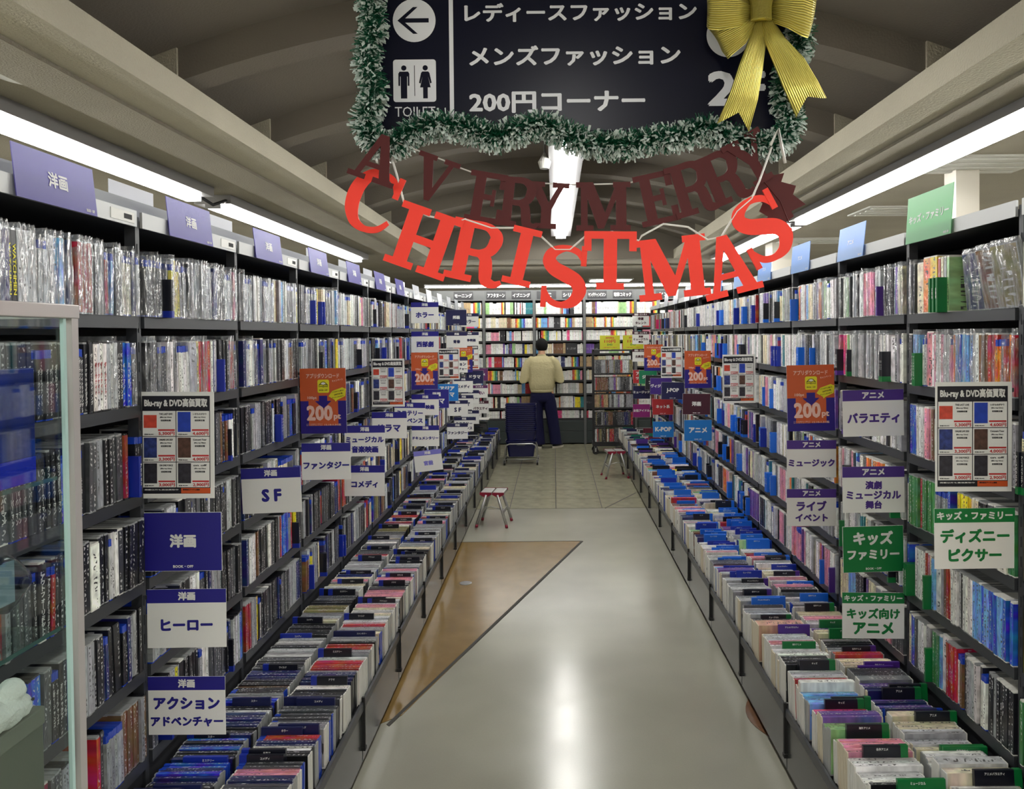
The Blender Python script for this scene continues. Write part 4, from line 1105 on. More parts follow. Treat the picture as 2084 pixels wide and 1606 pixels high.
# category cards standing on the label strips above the top shelf
def tinted(name, col, alpha=.55):
    m = bpy.data.materials.new(name); m.use_nodes = True; nt = m.node_tree; nt.nodes.clear()
    out = N(nt, 'ShaderNodeOutputMaterial'); mix = N(nt, 'ShaderNodeMixShader'); mix.inputs[0].default_value = alpha
    tl = N(nt, 'ShaderNodeBsdfTranslucent'); tl.inputs[0].default_value = (*col, 1)
    df = N(nt, 'ShaderNodeBsdfPrincipled'); df.inputs['Base Color'].default_value = (*col, 1); df.inputs['Roughness'].default_value = .3
    nt.links.new(tl.outputs[0], mix.inputs[1]); nt.links.new(df.outputs[0], mix.inputs[2]); nt.links.new(mix.outputs[0], out.inputs[0])
    return m
tops = {'violet': tinted('card_violet', rgb(112, 106, 190)), 'sky': tinted('card_sky', rgb(150, 186, 232)), 'mint': tinted('card_mint', rgb(150, 208, 164)), 'white': tinted('card_plain', rgb(214, 216, 222))}
faint = mat('faint_ink', rgb(226, 226, 228), .5)
def top_card(side, y0, w, h, colr, text, label, back=False, lift=0.0, tw=.075):
    s, X = SIDES[side]['s'], SIDES[side]['X']
    y = y0 + w / 2
    xx = s * (X + (.26 if back else -.016)); zz = TOPZ - .005 + h / 2 + lift + (.075 if back else 0)
    M = (facing_right if side == 'left' else facing_left)((xx, y, zz)) @ Matrix.Rotation(math.radians(R.uniform(-9, -3) if not back else 0), 4, 'X')
    mb = MB(); mb.box(-w / 2, w / 2, -h / 2, h / 2, -.0012, .0012)
    o = build('category_card', mb, tops[colr], M=M)
    if text: lettering(text, tw, .04, faint, o, 0, .0, .002, bold=.04, keep=True)
    if text and not back: lettering('BOOK・OFF', .035, .008, faint, o, w / 2 - .03, -h / 2 + .01, .002, bold=.03)
    tag(o, label, 'sign', 'category cards on top of the shelves')
    if back:
        mb = MB(); mb.box(-.01, .01, -h / 2 - .051 - lift, -h / 2 + .02, -.004, -.001); build('stand', mb, card_white, o)
    return o
for i, y0 in enumerate([1.76, 2.46, 3.17, 3.88, 4.59, 5.3, 6.0, 6.72, 7.43, 8.14, 8.85, 9.55, 10.2]):
    top_card('left', y0, .31, .125, 'violet' if i < 7 else 'white', '洋画' if i < 8 else '邦画', '%s category card leaning on top of the movie shelf, %s from the near end' % ('violet' if i < 7 else 'pale', ordinal(i + 1)))
for i, y0 in enumerate([2.62, 3.33, 3.95, 4.7, 5.4, 6.1, 6.8, 7.5, 8.3]):
    top_card('left', y0, .29, .14, 'white', 'ミュージック', 'pale card seen from behind over the header, %s from the near end' % ordinal(i + 1), back=True, tw=.2)
rt = [(2.58, .33, .17, 'mint', 'キッズ・ファミリー', 'mint green category card on top of the anime shelf, nearest one', .29)]
for i, y0 in enumerate([3.31, 4.02, 4.73, 5.4, 6.1, 6.85, 7.55, 8.3, 9.0, 9.7]):
    rt.append((y0, .30, .15, 'sky' if i < 5 else 'white', 'アニメ' if i < 6 else 'ミュージック', '%s category card on top of the anime shelf, %s from the near end' % ('sky blue' if i < 5 else 'pale', ordinal(i + 2)), .07))
for y0, w, h, c, t, l, tw in rt: top_card('right', y0, w, h, c, t, l, tw=tw)
# ------------------------------------------------------------------ the hanging floor guide with tinsel, bow and letters
YS = 2.30
def S2(px, py, Y=YS):
    p = P(px, py, Y); return (p.x, p.z)
sign_face = mat('sign_face', rgb(15, 17, 36), 0.3, spec=.25)
sx0, sz0 = S2(772, 272); sx1, _ = S2(1600, 270); sz1 = 2.79
scx, scz = (sx0 + sx1) / 2, (sz0 + sz1) / 2
mb = MB(); mb.box(sx0 - scx, sx1 - scx, sz0 - scz, sz1 - scz, -.03, 0)
gs = build('guide_sign', mb, sign_face, M=facing_camera((scx, YS, scz)), bevel=.004)
tag(gs, 'dark navy hanging floor guide with white Japanese lettering and toilet symbol', 'sign')
def sbox(px0, py0, px1, py1):
    a = S2(px0, py1); b = S2(px1, py0); return ((a[0] + b[0]) / 2 - scx, (a[1] + b[1]) / 2 - scz, b[0] - a[0], b[1] - a[1])
sw = mat('sign_white', rgb(232, 234, 240), 0.4)
for t, bx in (('レディースファッション', (945, 3, 1418, 46)), ('メンズファッション', (955, 90, 1385, 136)), ('200円コーナー', (955, 184, 1313, 231)), ('2F', (1440, 144, 1558, 216)), ('TOILET', (804, 217, 886, 238))):
    x, y, w, h = sbox(*bx)
    lettering(t, w, h, sw, gs, x, y, .001, bold=.0 if t == 'TOILET' else .035)
x, y, w, h = sbox(916, -60, 921, 247)
rect(gs, x - w / 2, x + w / 2, y - h / 2, y + h / 2, sw, z=.0008, name='dividing_line')
def disc(cx, cy, r, n=40): return [(cx + r * math.cos(2 * math.pi * k / n), cy + r * math.sin(2 * math.pi * k / n)) for k in range(n)]
x, y, w, h = sbox(800, -1, 886, 85)
poly_part(gs, disc(x, y, w / 2), sw, .0006, 'arrow_disc')
u = w / 2
poly_part(gs, [(x - .78 * u, y), (x - .05 * u, y + .62 * u), (x + .16 * u, y + .62 * u), (x - .42 * u, y + .10 * u), (x + .68 * u, y + .10 * u), (x + .68 * u, y - .10 * u), (x - .42 * u, y - .10 * u), (x + .16 * u, y - .62 * u), (x - .05 * u, y - .62 * u)], sign_face, .0012, 'arrow')
x, y, w, h = sbox(1438, 28, 1526, 116)
poly_part(gs, disc(x, y, w / 2), sw, .0006, 'symbol_disc')
x, y, w, h = sbox(801, 121, 887, 208)
def rrect(cx, cy, w, h, r):
    out = []
    for sx, sy, a0 in ((1, 1, 0), (-1, 1, 90), (-1, -1, 180), (1, -1, 270)):
        for q in range(5):
            a = math.radians(a0 + 22.5 * q); out.append((cx + sx * (w / 2 - r) + r * math.cos(a), cy + sy * (h / 2 - r) + r * math.sin(a)))
    return out
poly_part(gs, rrect(x, y, w, h, .008), sw, .0006, 'toilet_symbol_ground')
rect(gs, x - .0008, x + .0008, y - h * .36, y + h * .36, sign_face, z=.0014, name='symbol_line')
k = h
def sympoly(cx, pts, nm):
    poly_part(gs, [(cx + a * k, y + b * k) for a, b in pts] + [(cx - a * k, y + b * k) for a, b in reversed(pts)], sign_face, .0012, nm)
mx, wx = x - .25 * w, x + .25 * w
for cx in (mx, wx): poly_part(gs, disc(cx, y + .30 * k, .062 * k, 20), sign_face, .0012, 'symbol_head')
sympoly(mx, [(.012, -.42), (.075, -.42), (.075, .10), (.092, .10), (.092, -.12), (.13, -.12), (.13, .17), (.10, .215), (0, .215)], 'symbol_man')
sympoly(wx, [(.012, -.42), (.055, -.42), (.055, -.16), (.125, -.16), (.065, .10), (.115, -.07), (.15, -.05), (.10, .18), (.07, .215), (0, .215)], 'symbol_woman')
# hanging rods
for xx in (sx0 + .15, sx1 - .15):
    mb = MB(); mb.tube([(xx - scx, sz1 - scz, -.015), (xx - scx, 3.2 - scz, -.015)], .008, 8); build('hanging_rod', mb, lamp_steel, gs, smooth=True)

# tinsel garland round the edge
def tinsel(name, pts, rad, count, label, seed, green_share=.62):
    rr = random.Random(seed)
    P3 = [Vector((S2(a, b)[0], YS - .035, S2(a, b)[1])) for a, b in pts]
    # resample with Catmull-Rom
    line = []
    for i in range(len(P3) - 1):
        p0, p1, p2, p3 = P3[max(i - 1, 0)], P3[i], P3[i + 1], P3[min(i + 2, len(P3) - 1)]
        for j in range(10):
            t = j / 10
            line.append(.5 * ((2 * p1) + (-p0 + p2) * t + (2 * p0 - 5 * p1 + 4 * p2 - p3) * t * t + (-p0 + 3 * p1 - 3 * p2 + p3) * t ** 3))
    line.append(P3[-1])
    root = empty(name, line[0]); base = line[0]
    mb = MB(); mb.tube([p - base for p in line], .010, 6); build('core_wire', mb, tin_green, root, smooth=True)
    mb = MB()
    for _ in range(count):
        i = rr.randrange(len(line) - 1); t = rr.random()
        c = line[i].lerp(line[i + 1], t); d = (line[i + 1] - line[i]).normalized()
        a = Vector((rr.gauss(0, 1), rr.gauss(0, 1) - .25, rr.gauss(0, 1))); a = (a - d * a.dot(d) * .75).normalized()
        L_ = rad * rr.uniform(.62, 1.12); wd = rr.uniform(.0009, .0018)
        side_ = a.cross(Vector((rr.gauss(0, 1), rr.gauss(0, 1), rr.gauss(0, 1)))).normalized() * wd
        p0 = c - base; mid = p0 + a * L_ * .66; tip = p0 + (a + Vector((rr.uniform(-.25, .25), 0, rr.uniform(-.3, .1)))).normalized() * L_
        up = a.z < -.15
        mb.poly([p0 - side_, p0 + side_, mid + side_, mid - side_], 0)
        white = rr.random() < (.62 if up else .26)
        s2 = side_ * (rr.uniform(1.4, 3.4) if white else 1)
        mb.poly([mid - s2, mid + s2, tip + s2, tip - s2], 1 if white else 0)
    o = build('tinsel_fringe', mb, [tin_green, tin_white], root); o['kind'] = 'stuff'
    tag(root, label, 'garland')
    return root
tin_green = mat('tinsel_green', rgb(14, 92, 62), 0.35, 0.1, spec=.7)
tin_white = mat('tinsel_white', rgb(214, 226, 220), 0.4)
tinsel('tinsel_garland', [(770, -70), (758, 0), (766, 60), (752, 130), (768, 200), (748, 255), (775, 300), (815, 298), (850, 272), (905, 262), (960, 272), (1010, 288), (1060, 272), (1105, 262), (1150, 282), (1210, 300), (1270, 302),
        (1330, 290), (1385, 285), (1430, 270), (1470, 285), (1530, 300), (1572, 300), (1600, 262), (1590, 205), (1600, 140), (1622, 90), (1610, 0), (1620, -70)], .047, 15000, 'green tinsel garland with frosted white tips round the hanging sign', 5)

# gold bow
gold = None
def gold_material():
    m, nt, b = new_mat('gold_ribbon'); L = nt.links.new
    b.inputs['Base Color'].default_value = (*rgb(228, 208, 84), 1); b.inputs['Metallic'].default_value = .6; b.inputs['Roughness'].default_value = .34
    uv = N(nt, 'ShaderNodeUVMap'); w = N(nt, 'ShaderNodeTexWave'); w.bands_direction = 'Y'; w.inputs['Scale'].default_value = 5.2; w.inputs['Distortion'].default_value = 0.1
    L(uv.outputs[0], w.inputs['Vector'])
    bp = N(nt, 'ShaderNodeBump'); bp.inputs['Strength'].default_value = .8; bp.inputs['Distance'].default_value = .004; L(w.outputs['Fac'], bp.inputs['Height']); L(bp.outputs[0], b.inputs['Normal'])
    mr = N(nt, 'ShaderNodeMix', data_type='RGBA'); mr.inputs['A'].default_value = (*rgb(214, 194, 70), 1); mr.inputs['B'].default_value = (*rgb(246, 236, 140), 1); L(w.outputs['Fac'], mr.inputs['Factor'])
    L(mr.outputs['Result'], b.inputs['Base Color'])
    return m
gold = gold_material()
BY = YS - .075
def bowp(px, py, dy=0.0):
    p = P(px, py, BY - dy); return p
def ribbon(parent, name, secs, notch=False):
    """secs: pairs of opposite edge points along the ribbon."""
    mb = MB(); n = len(secs); m_ = 8
    def pt(i, j):
        a, b = secs[i]; t = j / m_
        return a.lerp(b, t) + Vector((0, -.010 * math.sin(math.pi * t), 0))
    for i in range(n - 1):
        for j in range(m_):
            q = [pt(i, j), pt(i + 1, j), pt(i + 1, j + 1), pt(i, j + 1)]
            if notch and i == n - 2:
                def nt_(t): return .0 if abs(t - .5) > .499 else (1 - abs(t - .5) * 2) * .45
                q[1] = q[1].lerp(pt(i, j), nt_(j / m_)); q[2] = q[2].lerp(pt(i, j + 1), nt_((j + 1) / m_))
            mb.poly(q, 0, [(i / n, j / m_ * 1.0), ((i + 1) / n, j / m_), ((i + 1) / n, (j + 1) / m_), (i / n, (j + 1) / m_)])
    o = build(name, mb, gold, parent, smooth=True, weld=True)
    md = o.modifiers.new('thick', 'SOLIDIFY'); md.thickness = .0012
    return o
bow = empty('gold_bow', (0, 0, 0)); tag(bow, 'large ribbed gold ribbon bow on the upper corner of the hanging sign', 'bow')
def secs(rows): return [(bowp(a, b, e), bowp(c, d, f)) for a, b, e, c, d, f in rows]
ribbon(bow, 'loop', secs([(1530, -5, .02, 1532, 45, .02), (1500, -12, .05, 1498, 56, .05), (1468, -16, .062, 1462, 62, .062), (1446, -14, .05, 1442, 60, .05), (1438, -10, .02, 1438, 54, .02), (1446, -10, -.01, 1446, 48, -.01), (1500, 0, 0, 1500, 40, 0), (1532, 5, 0, 1532, 35, 0)]))
ribbon(bow, 'loop', secs([(1532, 20, .01, 1538, 52, .015), (1500, 38, .03, 1518, 88, .035), (1468, 50, .04, 1490, 112, .045), (1452, 56, .03, 1482, 120, .03), (1444, 60, .0, 1470, 104, .0), (1480, 45, -.02, 1500, 85, -.02)]))
ribbon(bow, 'loop', secs([(1566, -8, .02, 1566, 44, .02), (1600, -14, .05, 1604, 58, .05), (1634, -18, .06, 1632, 74, .06), (1656, -10, .04, 1644, 78, .04), (1662, -4, .0, 1648, 70, .0), (1640, -6, -.02, 1630, 60, -.02), (1570, 0, 0, 1570, 40, 0)]))
ribbon(bow, 'loop', secs([(1566, 0, .0, 1562, 40, .01), (1604, -45, .02, 1610, 20, .03), (1640, -60, .01, 1646, 5, .02), (1660, -60, -.01, 1664, 0, -.01)]))
ribbon(bow, 'tail', secs([(1536, 44, .015, 1556, 46, .015), (1524, 80, .03, 1558, 90, .03), (1505, 130, .035, 1552, 140, .035), (1485, 190, .03, 1542, 202, .03), (1459, 252, .022, 1524, 268, .022)]), notch=True)
ribbon(bow, 'tail', secs([(1546, 46, .02, 1572, 40, .02), (1556, 85, .035, 1598, 78, .035), (1574, 130, .04, 1636, 118, .04), (1594, 180, .03, 1664, 165, .03), (1620, 240, .012, 1682, 200, .012)]), notch=True)
mb = MB(); n = 12; rings = []
for i in range(9):
    t = i / 8; v = -1 + 2 * t
    rings.append([(.030 * (1 + .25 * v * v * (v > 0)) * math.cos(2 * math.pi * k / n), .022 * math.sin(2 * math.pi * k / n), .032 * v) for k in range(n)])
mb.loft(rings); kp = bowp(1549, 18, .035)
for f_i, f_ in enumerate(mb.f): pass
mb.uv = [(0.1, (i % 4) / 4) for i in range(len(mb.uv))]
build('knot', mb, gold, bow, smooth=True, loc=tuple(kp))

# ---- letters
red_card = mat('red_card', rgb(252, 54, 32), 0.5); maroon_card = mat('maroon_card', rgb(78, 20, 20), 0.5, spec=.3)
def R4(x0, y0, x1, y1): return [(x0, y0), (x1, y0), (x1, y1), (x0, y1)]
def band(pts, ws):
    """A stroke of changing width along points, smoothed."""
    P2 = [Vector(p) for p in pts]; line = []; wl = []
    for i in range(len(P2) - 1):
        p0, p1, p2, p3 = P2[max(i - 1, 0)], P2[i], P2[i + 1], P2[min(i + 2, len(P2) - 1)]
        for j in range(6):
            t = j / 6
            line.append(.5 * ((2 * p1) + (-p0 + p2) * t + (2 * p0 - 5 * p1 + 4 * p2 - p3) * t * t + (-p0 + 3 * p1 - 3 * p2 + p3) * t ** 3)); wl.append(ws[i] * (1 - t) + ws[i + 1] * t)
    line.append(P2[-1]); wl.append(ws[-1])
    out = []
    for i in range(len(line) - 1):
        def nrm(k):
            d = (line[min(k + 1, len(line) - 1)] - line[max(k - 1, 0)]).normalized(); return Vector((-d.y, d.x))
        a, b = nrm(i) * wl[i] / 2, nrm(i + 1) * wl[i + 1] / 2
        out.append([tuple(line[i] - a), tuple(line[i + 1] - b), tuple(line[i + 1] + b), tuple(line[i] + a)])
    return out
GL = {}
GL['H'] = (.95, [R4(.12, 0, .34, 1), R4(.61, 0, .83, 1), R4(.3, .43, .65, .55), R4(0, 0, .44, .11), R4(0, .89, .44, 1), R4(.51, 0, .95, .11), R4(.51, .89, .95, 1)])
GL['I'] = (.50, [R4(.14, 0, .36, 1), R4(0, 0, .5, .11), R4(0, .89, .5, 1)])
GL['T'] = (.86, [R4(.32, 0, .54, 1), R4(.2, 0, .66, .11), R4(0, .87, .86, 1), R4(0, .66, .12, 1), R4(.74, .66, .86, 1)])
GL['E'] = (.80, [R4(.12, 0, .34, 1), R4(0, 0, .8, .11), R4(0, .89, .78, 1), R4(.3, .45, .56, .56), R4(.66, 0, .8, .3), R4(.64, .70, .78, 1), R4(.50, .34, .58, .67)])
GL['M'] = (1.15, [R4(.1, 0, .24, 1), R4(.84, 0, 1.06, 1), R4(0, 0, .36, .11), R4(.72, 0, 1.15, .11), R4(0, .89, .36, 1), R4(.78, .89, 1.15, 1), [(.12, 1), (.36, 1), (.66, .24), (.54, .04), (.46, .04)], [(.86, 1), (1.0, 1), (.58, .04), (.48, .04)]])
GL['A'] = (1.0, [[(.42, 1), (.60, 1), (.92, .05), (.68, .05)], [(.42, 1), (.52, .86), (.24, .05), (.12, .05)], R4(.26, .28, .76, .38), R4(0, 0, .38, .11), R4(.54, 0, 1.0, .11)])
GL['V'] = (1.0, [[(.10, .95), (.34, .95), (.58, .2), (.56, 0), (.44, 0)], [(.76, .95), (.88, .95), (.56, 0), (.46, .05)], R4(0, .89, .44, 1), R4(.62, .89, 1.0, 1)])
GL['Y'] = (1.0, [[(.08, .95), (.34, .95), (.58, .5), (.40, .42)], [(.76, .95), (.90, .95), (.62, .42), (.50, .46)], R4(.39, 0, .62, .5), R4(.26, 0, .75, .11), R4(0, .89, .44, 1), R4(.62, .89, 1.0, 1)])
GL['R'] = (.95, [R4(.12, 0, .34, 1), R4(0, 0, .46, .11), R4(0, .89, .4, 1)] + band([(.3, .94), (.55, .94), (.71, .84), (.73, .72), (.66, .56), (.5, .49), (.3, .49)], [.12, .13, .2, .22, .18, .12, .11]) + band([(.5, .50), (.62, .42), (.66, .25), (.70, .08), (.84, .04), (.95, .10)], [.12, .2, .22, .2, .12, .07]))
GL['S'] = (.80, band([(.70, .76), (.60, .90), (.40, .95), (.20, .87), (.15, .74), (.24, .62), (.42, .53), (.60, .43), (.66, .28), (.56, .11), (.38, .05), (.20, .10), (.09, .26)], [.07, .10, .10, .18, .22, .23, .24, .23, .22, .17, .10, .10, .08]) + [R4(.66, .68, .75, 1), R4(.04, 0, .13, .34)])
GL['C'] = (.85, band([(.76, .74), (.66, .90), (.48, .95), (.28, .88), (.16, .70), (.13, .5), (.17, .28), (.30, .10), (.50, .05), (.70, .12), (.82, .28)], [.08, .10, .10, .17, .22, .24, .22, .16, .10, .10, .07]) + [R4(.72, .66, .82, 1)])
def card_letter(ch, px, py, hpx, rot, m, dy, label, wid=1.0):
    w, polys = GL[ch]
    mb = MB()
    for k, pl in enumerate(polys):
        # each stroke a flat slab; strokes overlap as one cut-out
        th = .0009 + .00003 * k
        c = [((x - w / 2) * wid, y - .5) for x, y in pl]
        mb.poly([(x, y, th) for x, y in c]); mb.poly([(x, y, -th) for x, y in c])
        for i in range(len(c)):
            a, b = c[i], c[(i + 1) % len(c)]; mb.poly([(a[0], a[1], -th), (b[0], b[1], -th), (b[0], b[1], th), (a[0], a[1], th)])
    h = hpx / F * (BANNER_Y - dy)
    for i, v in enumerate(mb.v): mb.v[i] = (v[0] * h, v[1] * h, v[2])
    M = facing_camera(P(px, py, BANNER_Y - dy)) @ Matrix.Rotation(math.radians(-rot), 4, 'Z')
    o = build('banner_letter', mb, m, M=M, weld=True)
    tag(o, label, 'banner letter', 'red letters' if m is red_card else 'maroon letters')
    return o
BANNER_Y = 2.22
dark_row = [('A', 768, 322, 98, 20, 'first letter A of the dark maroon row', 1.0), ('V', 882, 364, 92, 20, 'dark maroon letter V of the upper row', .95), ('E', 990, 402, 102, 10, 'dark maroon letter E after the V', .95), ('R', 1056, 412, 100, 7, 'dark maroon letter R between E and Y', .9),
            ('Y', 1112, 418, 94, 4, 'dark maroon letter Y over the middle ceiling lamp', .95), ('M', 1228, 420, 98, 0, 'dark maroon letter M of the upper row', .98), ('E', 1336, 404, 104, -12, 'dark maroon letter E after the M', .95),
            ('R', 1410, 382, 106, -16, 'first dark maroon R after the second E', .95), ('R', 1474, 360, 106, -22, 'second dark maroon R next to the garland', .95), ('Y', 1530, 325, 104, -30, 'last dark maroon letter Y half behind the garland', .85)]
for i, (ch, x, y, h, r, l, w) in enumerate(dark_row): card_letter(ch, x, y, h, r, maroon_card, (.045 if i == 0 else -.02 + .004 * (i % 2)), l, w)
red_row = [('C', 756, 408, 130, 24, 'large red letter C at the start of the lower row', .95), ('H', 862, 490, 130, 20, 'large red letter H of the lower row', 1.05), ('R', 972, 514, 124, 13, 'large red letter R of the lower row', 1.0), ('I', 1062, 522, 118, 14, 'large red letter I of the lower row', 1.0),
           ('S', 1148, 563, 128, 4, 'first large red letter S, lowest of the row', .98), ('T', 1242, 530, 118, 1, 'large red letter T of the lower row', 1.05), ('M', 1368, 545, 124, -6, 'large red letter M of the lower row', 1.02), ('A', 1482, 540, 122, -14, 'large red letter A of the lower row', .98),
           ('S', 1552, 466, 138, -28, 'last large red letter S in front of the lamp', 1.0)]
for i, (ch, x, y, h, r, l, w) in enumerate(red_row): card_letter(ch, x, y, h, r, red_card, .012 + .004 * (i % 2), l, w)
# dark zigzag leaf at the end of the upper row
zz = [(1548, 362), (1596, 352), (1590, 370), (1620, 378), (1614, 396), (1640, 416), (1610, 430), (1616, 440), (1600, 452), (1612, 468), (1580, 462), (1560, 456), (1562, 440), (1545, 430), (1552, 414), (1536, 398)]
base = P(1588, 410, BANNER_Y + .03)
leafo = empty('holly_leaf', base); tag(leafo, 'dark maroon zigzag holly leaf cut-out behind the last red letter', 'decoration')
mb = MB(); q = [P(a, b, BANNER_Y + .03) - base for a, b in zz]
mb.poly([(v.x, 0, v.z) for v in q]); mb.poly([(v.x, .0022, v.z) for v in q])
for i in range(len(q)):
    a, b = q[i], q[(i + 1) % len(q)]; mb.poly([(a.x, 0, a.z), (b.x, 0, b.z), (b.x, .0022, b.z), (a.x, .0022, a.z)])
build('leaf_blade', mb, maroon_card, leafo, weld=True)
mb = MB(); mb.tube([(q[0].x, -.001, q[0].z), (0, -.001, 0), (q[9].x, -.001, q[9].z)], .0012, 5); build('vein', mb, maroon_card, leafo)
ribbon_white = mat('white_ribbon', rgb(232, 230, 224), 0.4)
def cord(name, pts, label, m=ribbon_white, r=.0028, Y=BANNER_Y, wide=1.0):
    mb = MB(); 
    for seg in pts:
        mb.tube([P(a, b, Y - .006 - .02 * (k % 2 == 1) * 0) for k, (a, b) in enumerate(seg)], r, 6)
    o = build(name, mb, m, smooth=True); tag(o, label, 'ribbon'); return o
cord('hanging_ribbon', [[(778, 278), (795, 283), (812, 292), (886, 320), (902, 326), (920, 336), (968, 353), (1026, 363), (1082, 373), (1127, 374), (1178, 376), (1270, 374), (1292, 370), (1350, 354), (1378, 347), (1432, 328), (1480, 312), (1562, 290)]],
     'thin white ribbon carrying the dark upper row of letters', r=.0022, Y=BANNER_Y + .035)
cord('hanging_ribbon', [[(800, 330), (812, 372), (822, 412), (838, 425), (872, 440), (932, 452), (946, 446), (1000, 464), (1052, 464), (1098, 478), (1130, 508), (1160, 508), (1192, 480), (1246, 472), (1300, 490), (1306, 480), (1350, 456), (1400, 462), (1440, 488), (1468, 482), (1500, 430), (1530, 404), (1545, 370), (1570, 300)]],
     'white ribbon threading the large red letters', r=.0032, Y=BANNER_Y - .005)
cord('ribbon_end', [[(1568, 296), (1584, 262), (1598, 332)]], 'short white ribbon end hanging from the garland corner', r=.0045, Y=BANNER_Y - .02)
# ------------------------------------------------------------------ glass display cabinet beside the near movie shelf
cab_steel = mat('cabinet_frame', rgb(178, 174, 172), 0.35, 0.35)
glass = clear_plastic('cabinet_glass', 0.10, (.90, .95, .94), 0, rough=.02)
glass_edge_dark = mat('glass_edge_dark', rgb(70, 98, 94), 0.15); glass_edge = mat('glass_edge', rgb(168, 196, 192), 0.2)
cab = empty('display_cabinet', (-1.05, 1.2, 0)); tag(cab, 'glass display cabinet with silver frame in front of the near movie shelf', 'cabinet')
cx0, cx1, cy0, cy1, cz = -.15, .15, -.30, .27, 1.765
def cbox(name, b, m, parent=cab, bevel=0):
    mb = MB(); mb.box(*b); return build(name, mb, m, parent, bevel=bevel)
for x in (cx0, cx1 - .02):
    for y in (cy0, cy1 - .02): cbox('post', (x, x + .02, y, y + .02, 0, cz - .02), cab_steel)
cbox('top_rail', (cx1 - .024, cx1 + .002, cy0, cy1 + .002, cz - .026, cz), cab_steel, bevel=.002)
cbox('top_rail', (cx0, cx0 + .024, cy0, cy1, cz - .026, cz), cab_steel)
cbox('top_rail', (cx0, cx1, cy1 - .02, cy1 + .001, cz - .026, cz - .001), cab_steel)
cbox('top_glass', (cx0 + .02, cx1 - .02, cy0, cy1 - .02, cz - .010, cz - .004), glass)
cbox('side_glass', (cx1 - .010, cx1 - .006, cy0 + .02, cy1 - .045, .30, cz - .026), glass)
cbox('glass_door_edge', (cx1 - .010, cx1 - .003, cy1 - .040, cy1 - .032, .30, cz - .026), glass_edge)
cbox('back_glass', (cx0 + .006, cx0 + .010, cy0 + .02, cy1 - .02, .30, cz - .026), glass)
cbox('base', (cx0, cx1, cy0, cy1, 0.02, .30), cab_steel)
for z in (1.443, 1.165, .86, .58): cbox('glass_shelf', (cx0 + .012, cx1 - .014, cy0 + .02, cy1 - .05, z, z + .007), glass); 
for z in (1.443, 1.165, .86, .58): cbox('shelf_edge', (cx1 - .0155, cx1 - .0135, cy0 + .02, cy1 - .05, z, z + .007), glass_edge_dark)
mb = MB()
for j in range(22): mb.box(cx0 + .001, cx0 + .004, cy0 + .10, cy0 + .12, .5 + j * .05, .53 + j * .05)
build('slotted_rail', mb, black_plastic, cab)['kind'] = 'stuff'
bluebox = mat('game_box_blue', rgb(16, 36, 120), 0.25, vary=.5, vscale=18, coat=.5)
bluebright = mat('game_box_bottom', rgb(24, 44, 190), .2, coat=.5)
g = empty('game_box', (-.935, 1.345, 1.451)); tag(g, 'dark blue game box upright on the upper glass shelf of the cabinet', 'box')
mb = MB(); mb.box(-.02, .02, -.10, .02, .045, .20); build('cover', mb, bluebox, g, bevel=.002)
mb = MB(); mb.box(-.0205, .0205, -.1005, .0205, 0, .045); build('lower_band', mb, bluebright, g, bevel=.002)
handset = mat('handset', rgb(24, 30, 40), .25, coat=.6)
g = empty('game_controller', (-.94, 1.335, 1.29)); tag(g, 'dark rounded game controller on a clear stand inside the glass cabinet', 'game controller')
mb = MB(); rings = []
for i in range(9):
    t = i / 8; hh = .052 * math.sin(math.pi * (.12 + .76 * t)); 
    rings.append([(.016 * math.cos(a) * (1 - .3 * abs(t - .5)), -.07 + .10 * t, hh * math.sin(a) - .012 * t) for a in [2 * math.pi * q / 14 for q in range(14)]])
mb.loft(rings); build('grip', mb, handset, g, smooth=True)
mb = MB(); mb.box(.014, .0175, -.075, -.02, -.035, .035); build('screen', mb, mat('dim_screen', rgb(120, 140, 150), .2), g)
build('thumb_stick', lathe([(.010, 0), (.010, .004), (.008, .006)], 16), black_plastic, g, M=frame((.015, .005, -.012), (0, 1, 0), (0, 0, 1), (1, 0, 0)))
mb = MB(); mb.box(-.02, .02, -.05, .02, -.129, -.125); mb.box(-.003, .003, -.04, .01, -.125, -.045); build('stand', mb, glass, g)
g = empty('storage_box', (-.985, 1.33, .867)); tag(g, 'grey-green storage box on the middle glass shelf inside the cabinet', 'box')
mb = MB(); mb.box(-.06, .05, -.15, .07, 0, .16); build('body', mb, mat('box_olive', rgb(92, 96, 84), .5), g, bevel=.003)
mb = MB(); mb.box(-.062, .052, -.152, .072, .135, .168); build('lid', mb, mat('box_olive_lid', rgb(112, 114, 102), .5), g, bevel=.003)
g = empty('plush_toy', (-.945, 1.335, 1.036)); tag(g, 'white fluffy cotton toy on the grey-green box inside the cabinet', 'toy')
fluff = mat('fluff', rgb(226, 224, 218), .95, bump=1.0, bscale=60)
mb = MB(); rr = random.Random(4)
def blob(mb, c, r, n=10, m_=7, jit_=.12):
    rings = []
    for i in range(m_ + 1):
        ph = math.pi * (i + .02) / (m_ + .04)
        rings.append([(c[0] + r * math.sin(ph) * math.cos(2 * math.pi * k / n) * (1 + rr.uniform(-jit_, jit_)), c[1] + r * math.sin(ph) * math.sin(2 * math.pi * k / n) * (1 + rr.uniform(-jit_, jit_)), c[2] + r * math.cos(ph)) for k in range(n)])
    mb.loft(rings)
for c, r in (((0, -.02, .028), .030), ((0, .015, .022), .022), ((.005, -.01, .06), .022), ((0, -.05, .03), .028)): blob(mb, c, r)
o = build('fur', mb, fluff, g, smooth=True); md = o.modifiers.new('join', 'REMESH'); md.mode = 'VOXEL'; md.voxel_size = .004; md.use_smooth_shade = True
mb = MB(); blob(mb, (.022, .02, .032), .003); build('eye', mb, black_plastic, g, smooth=True)

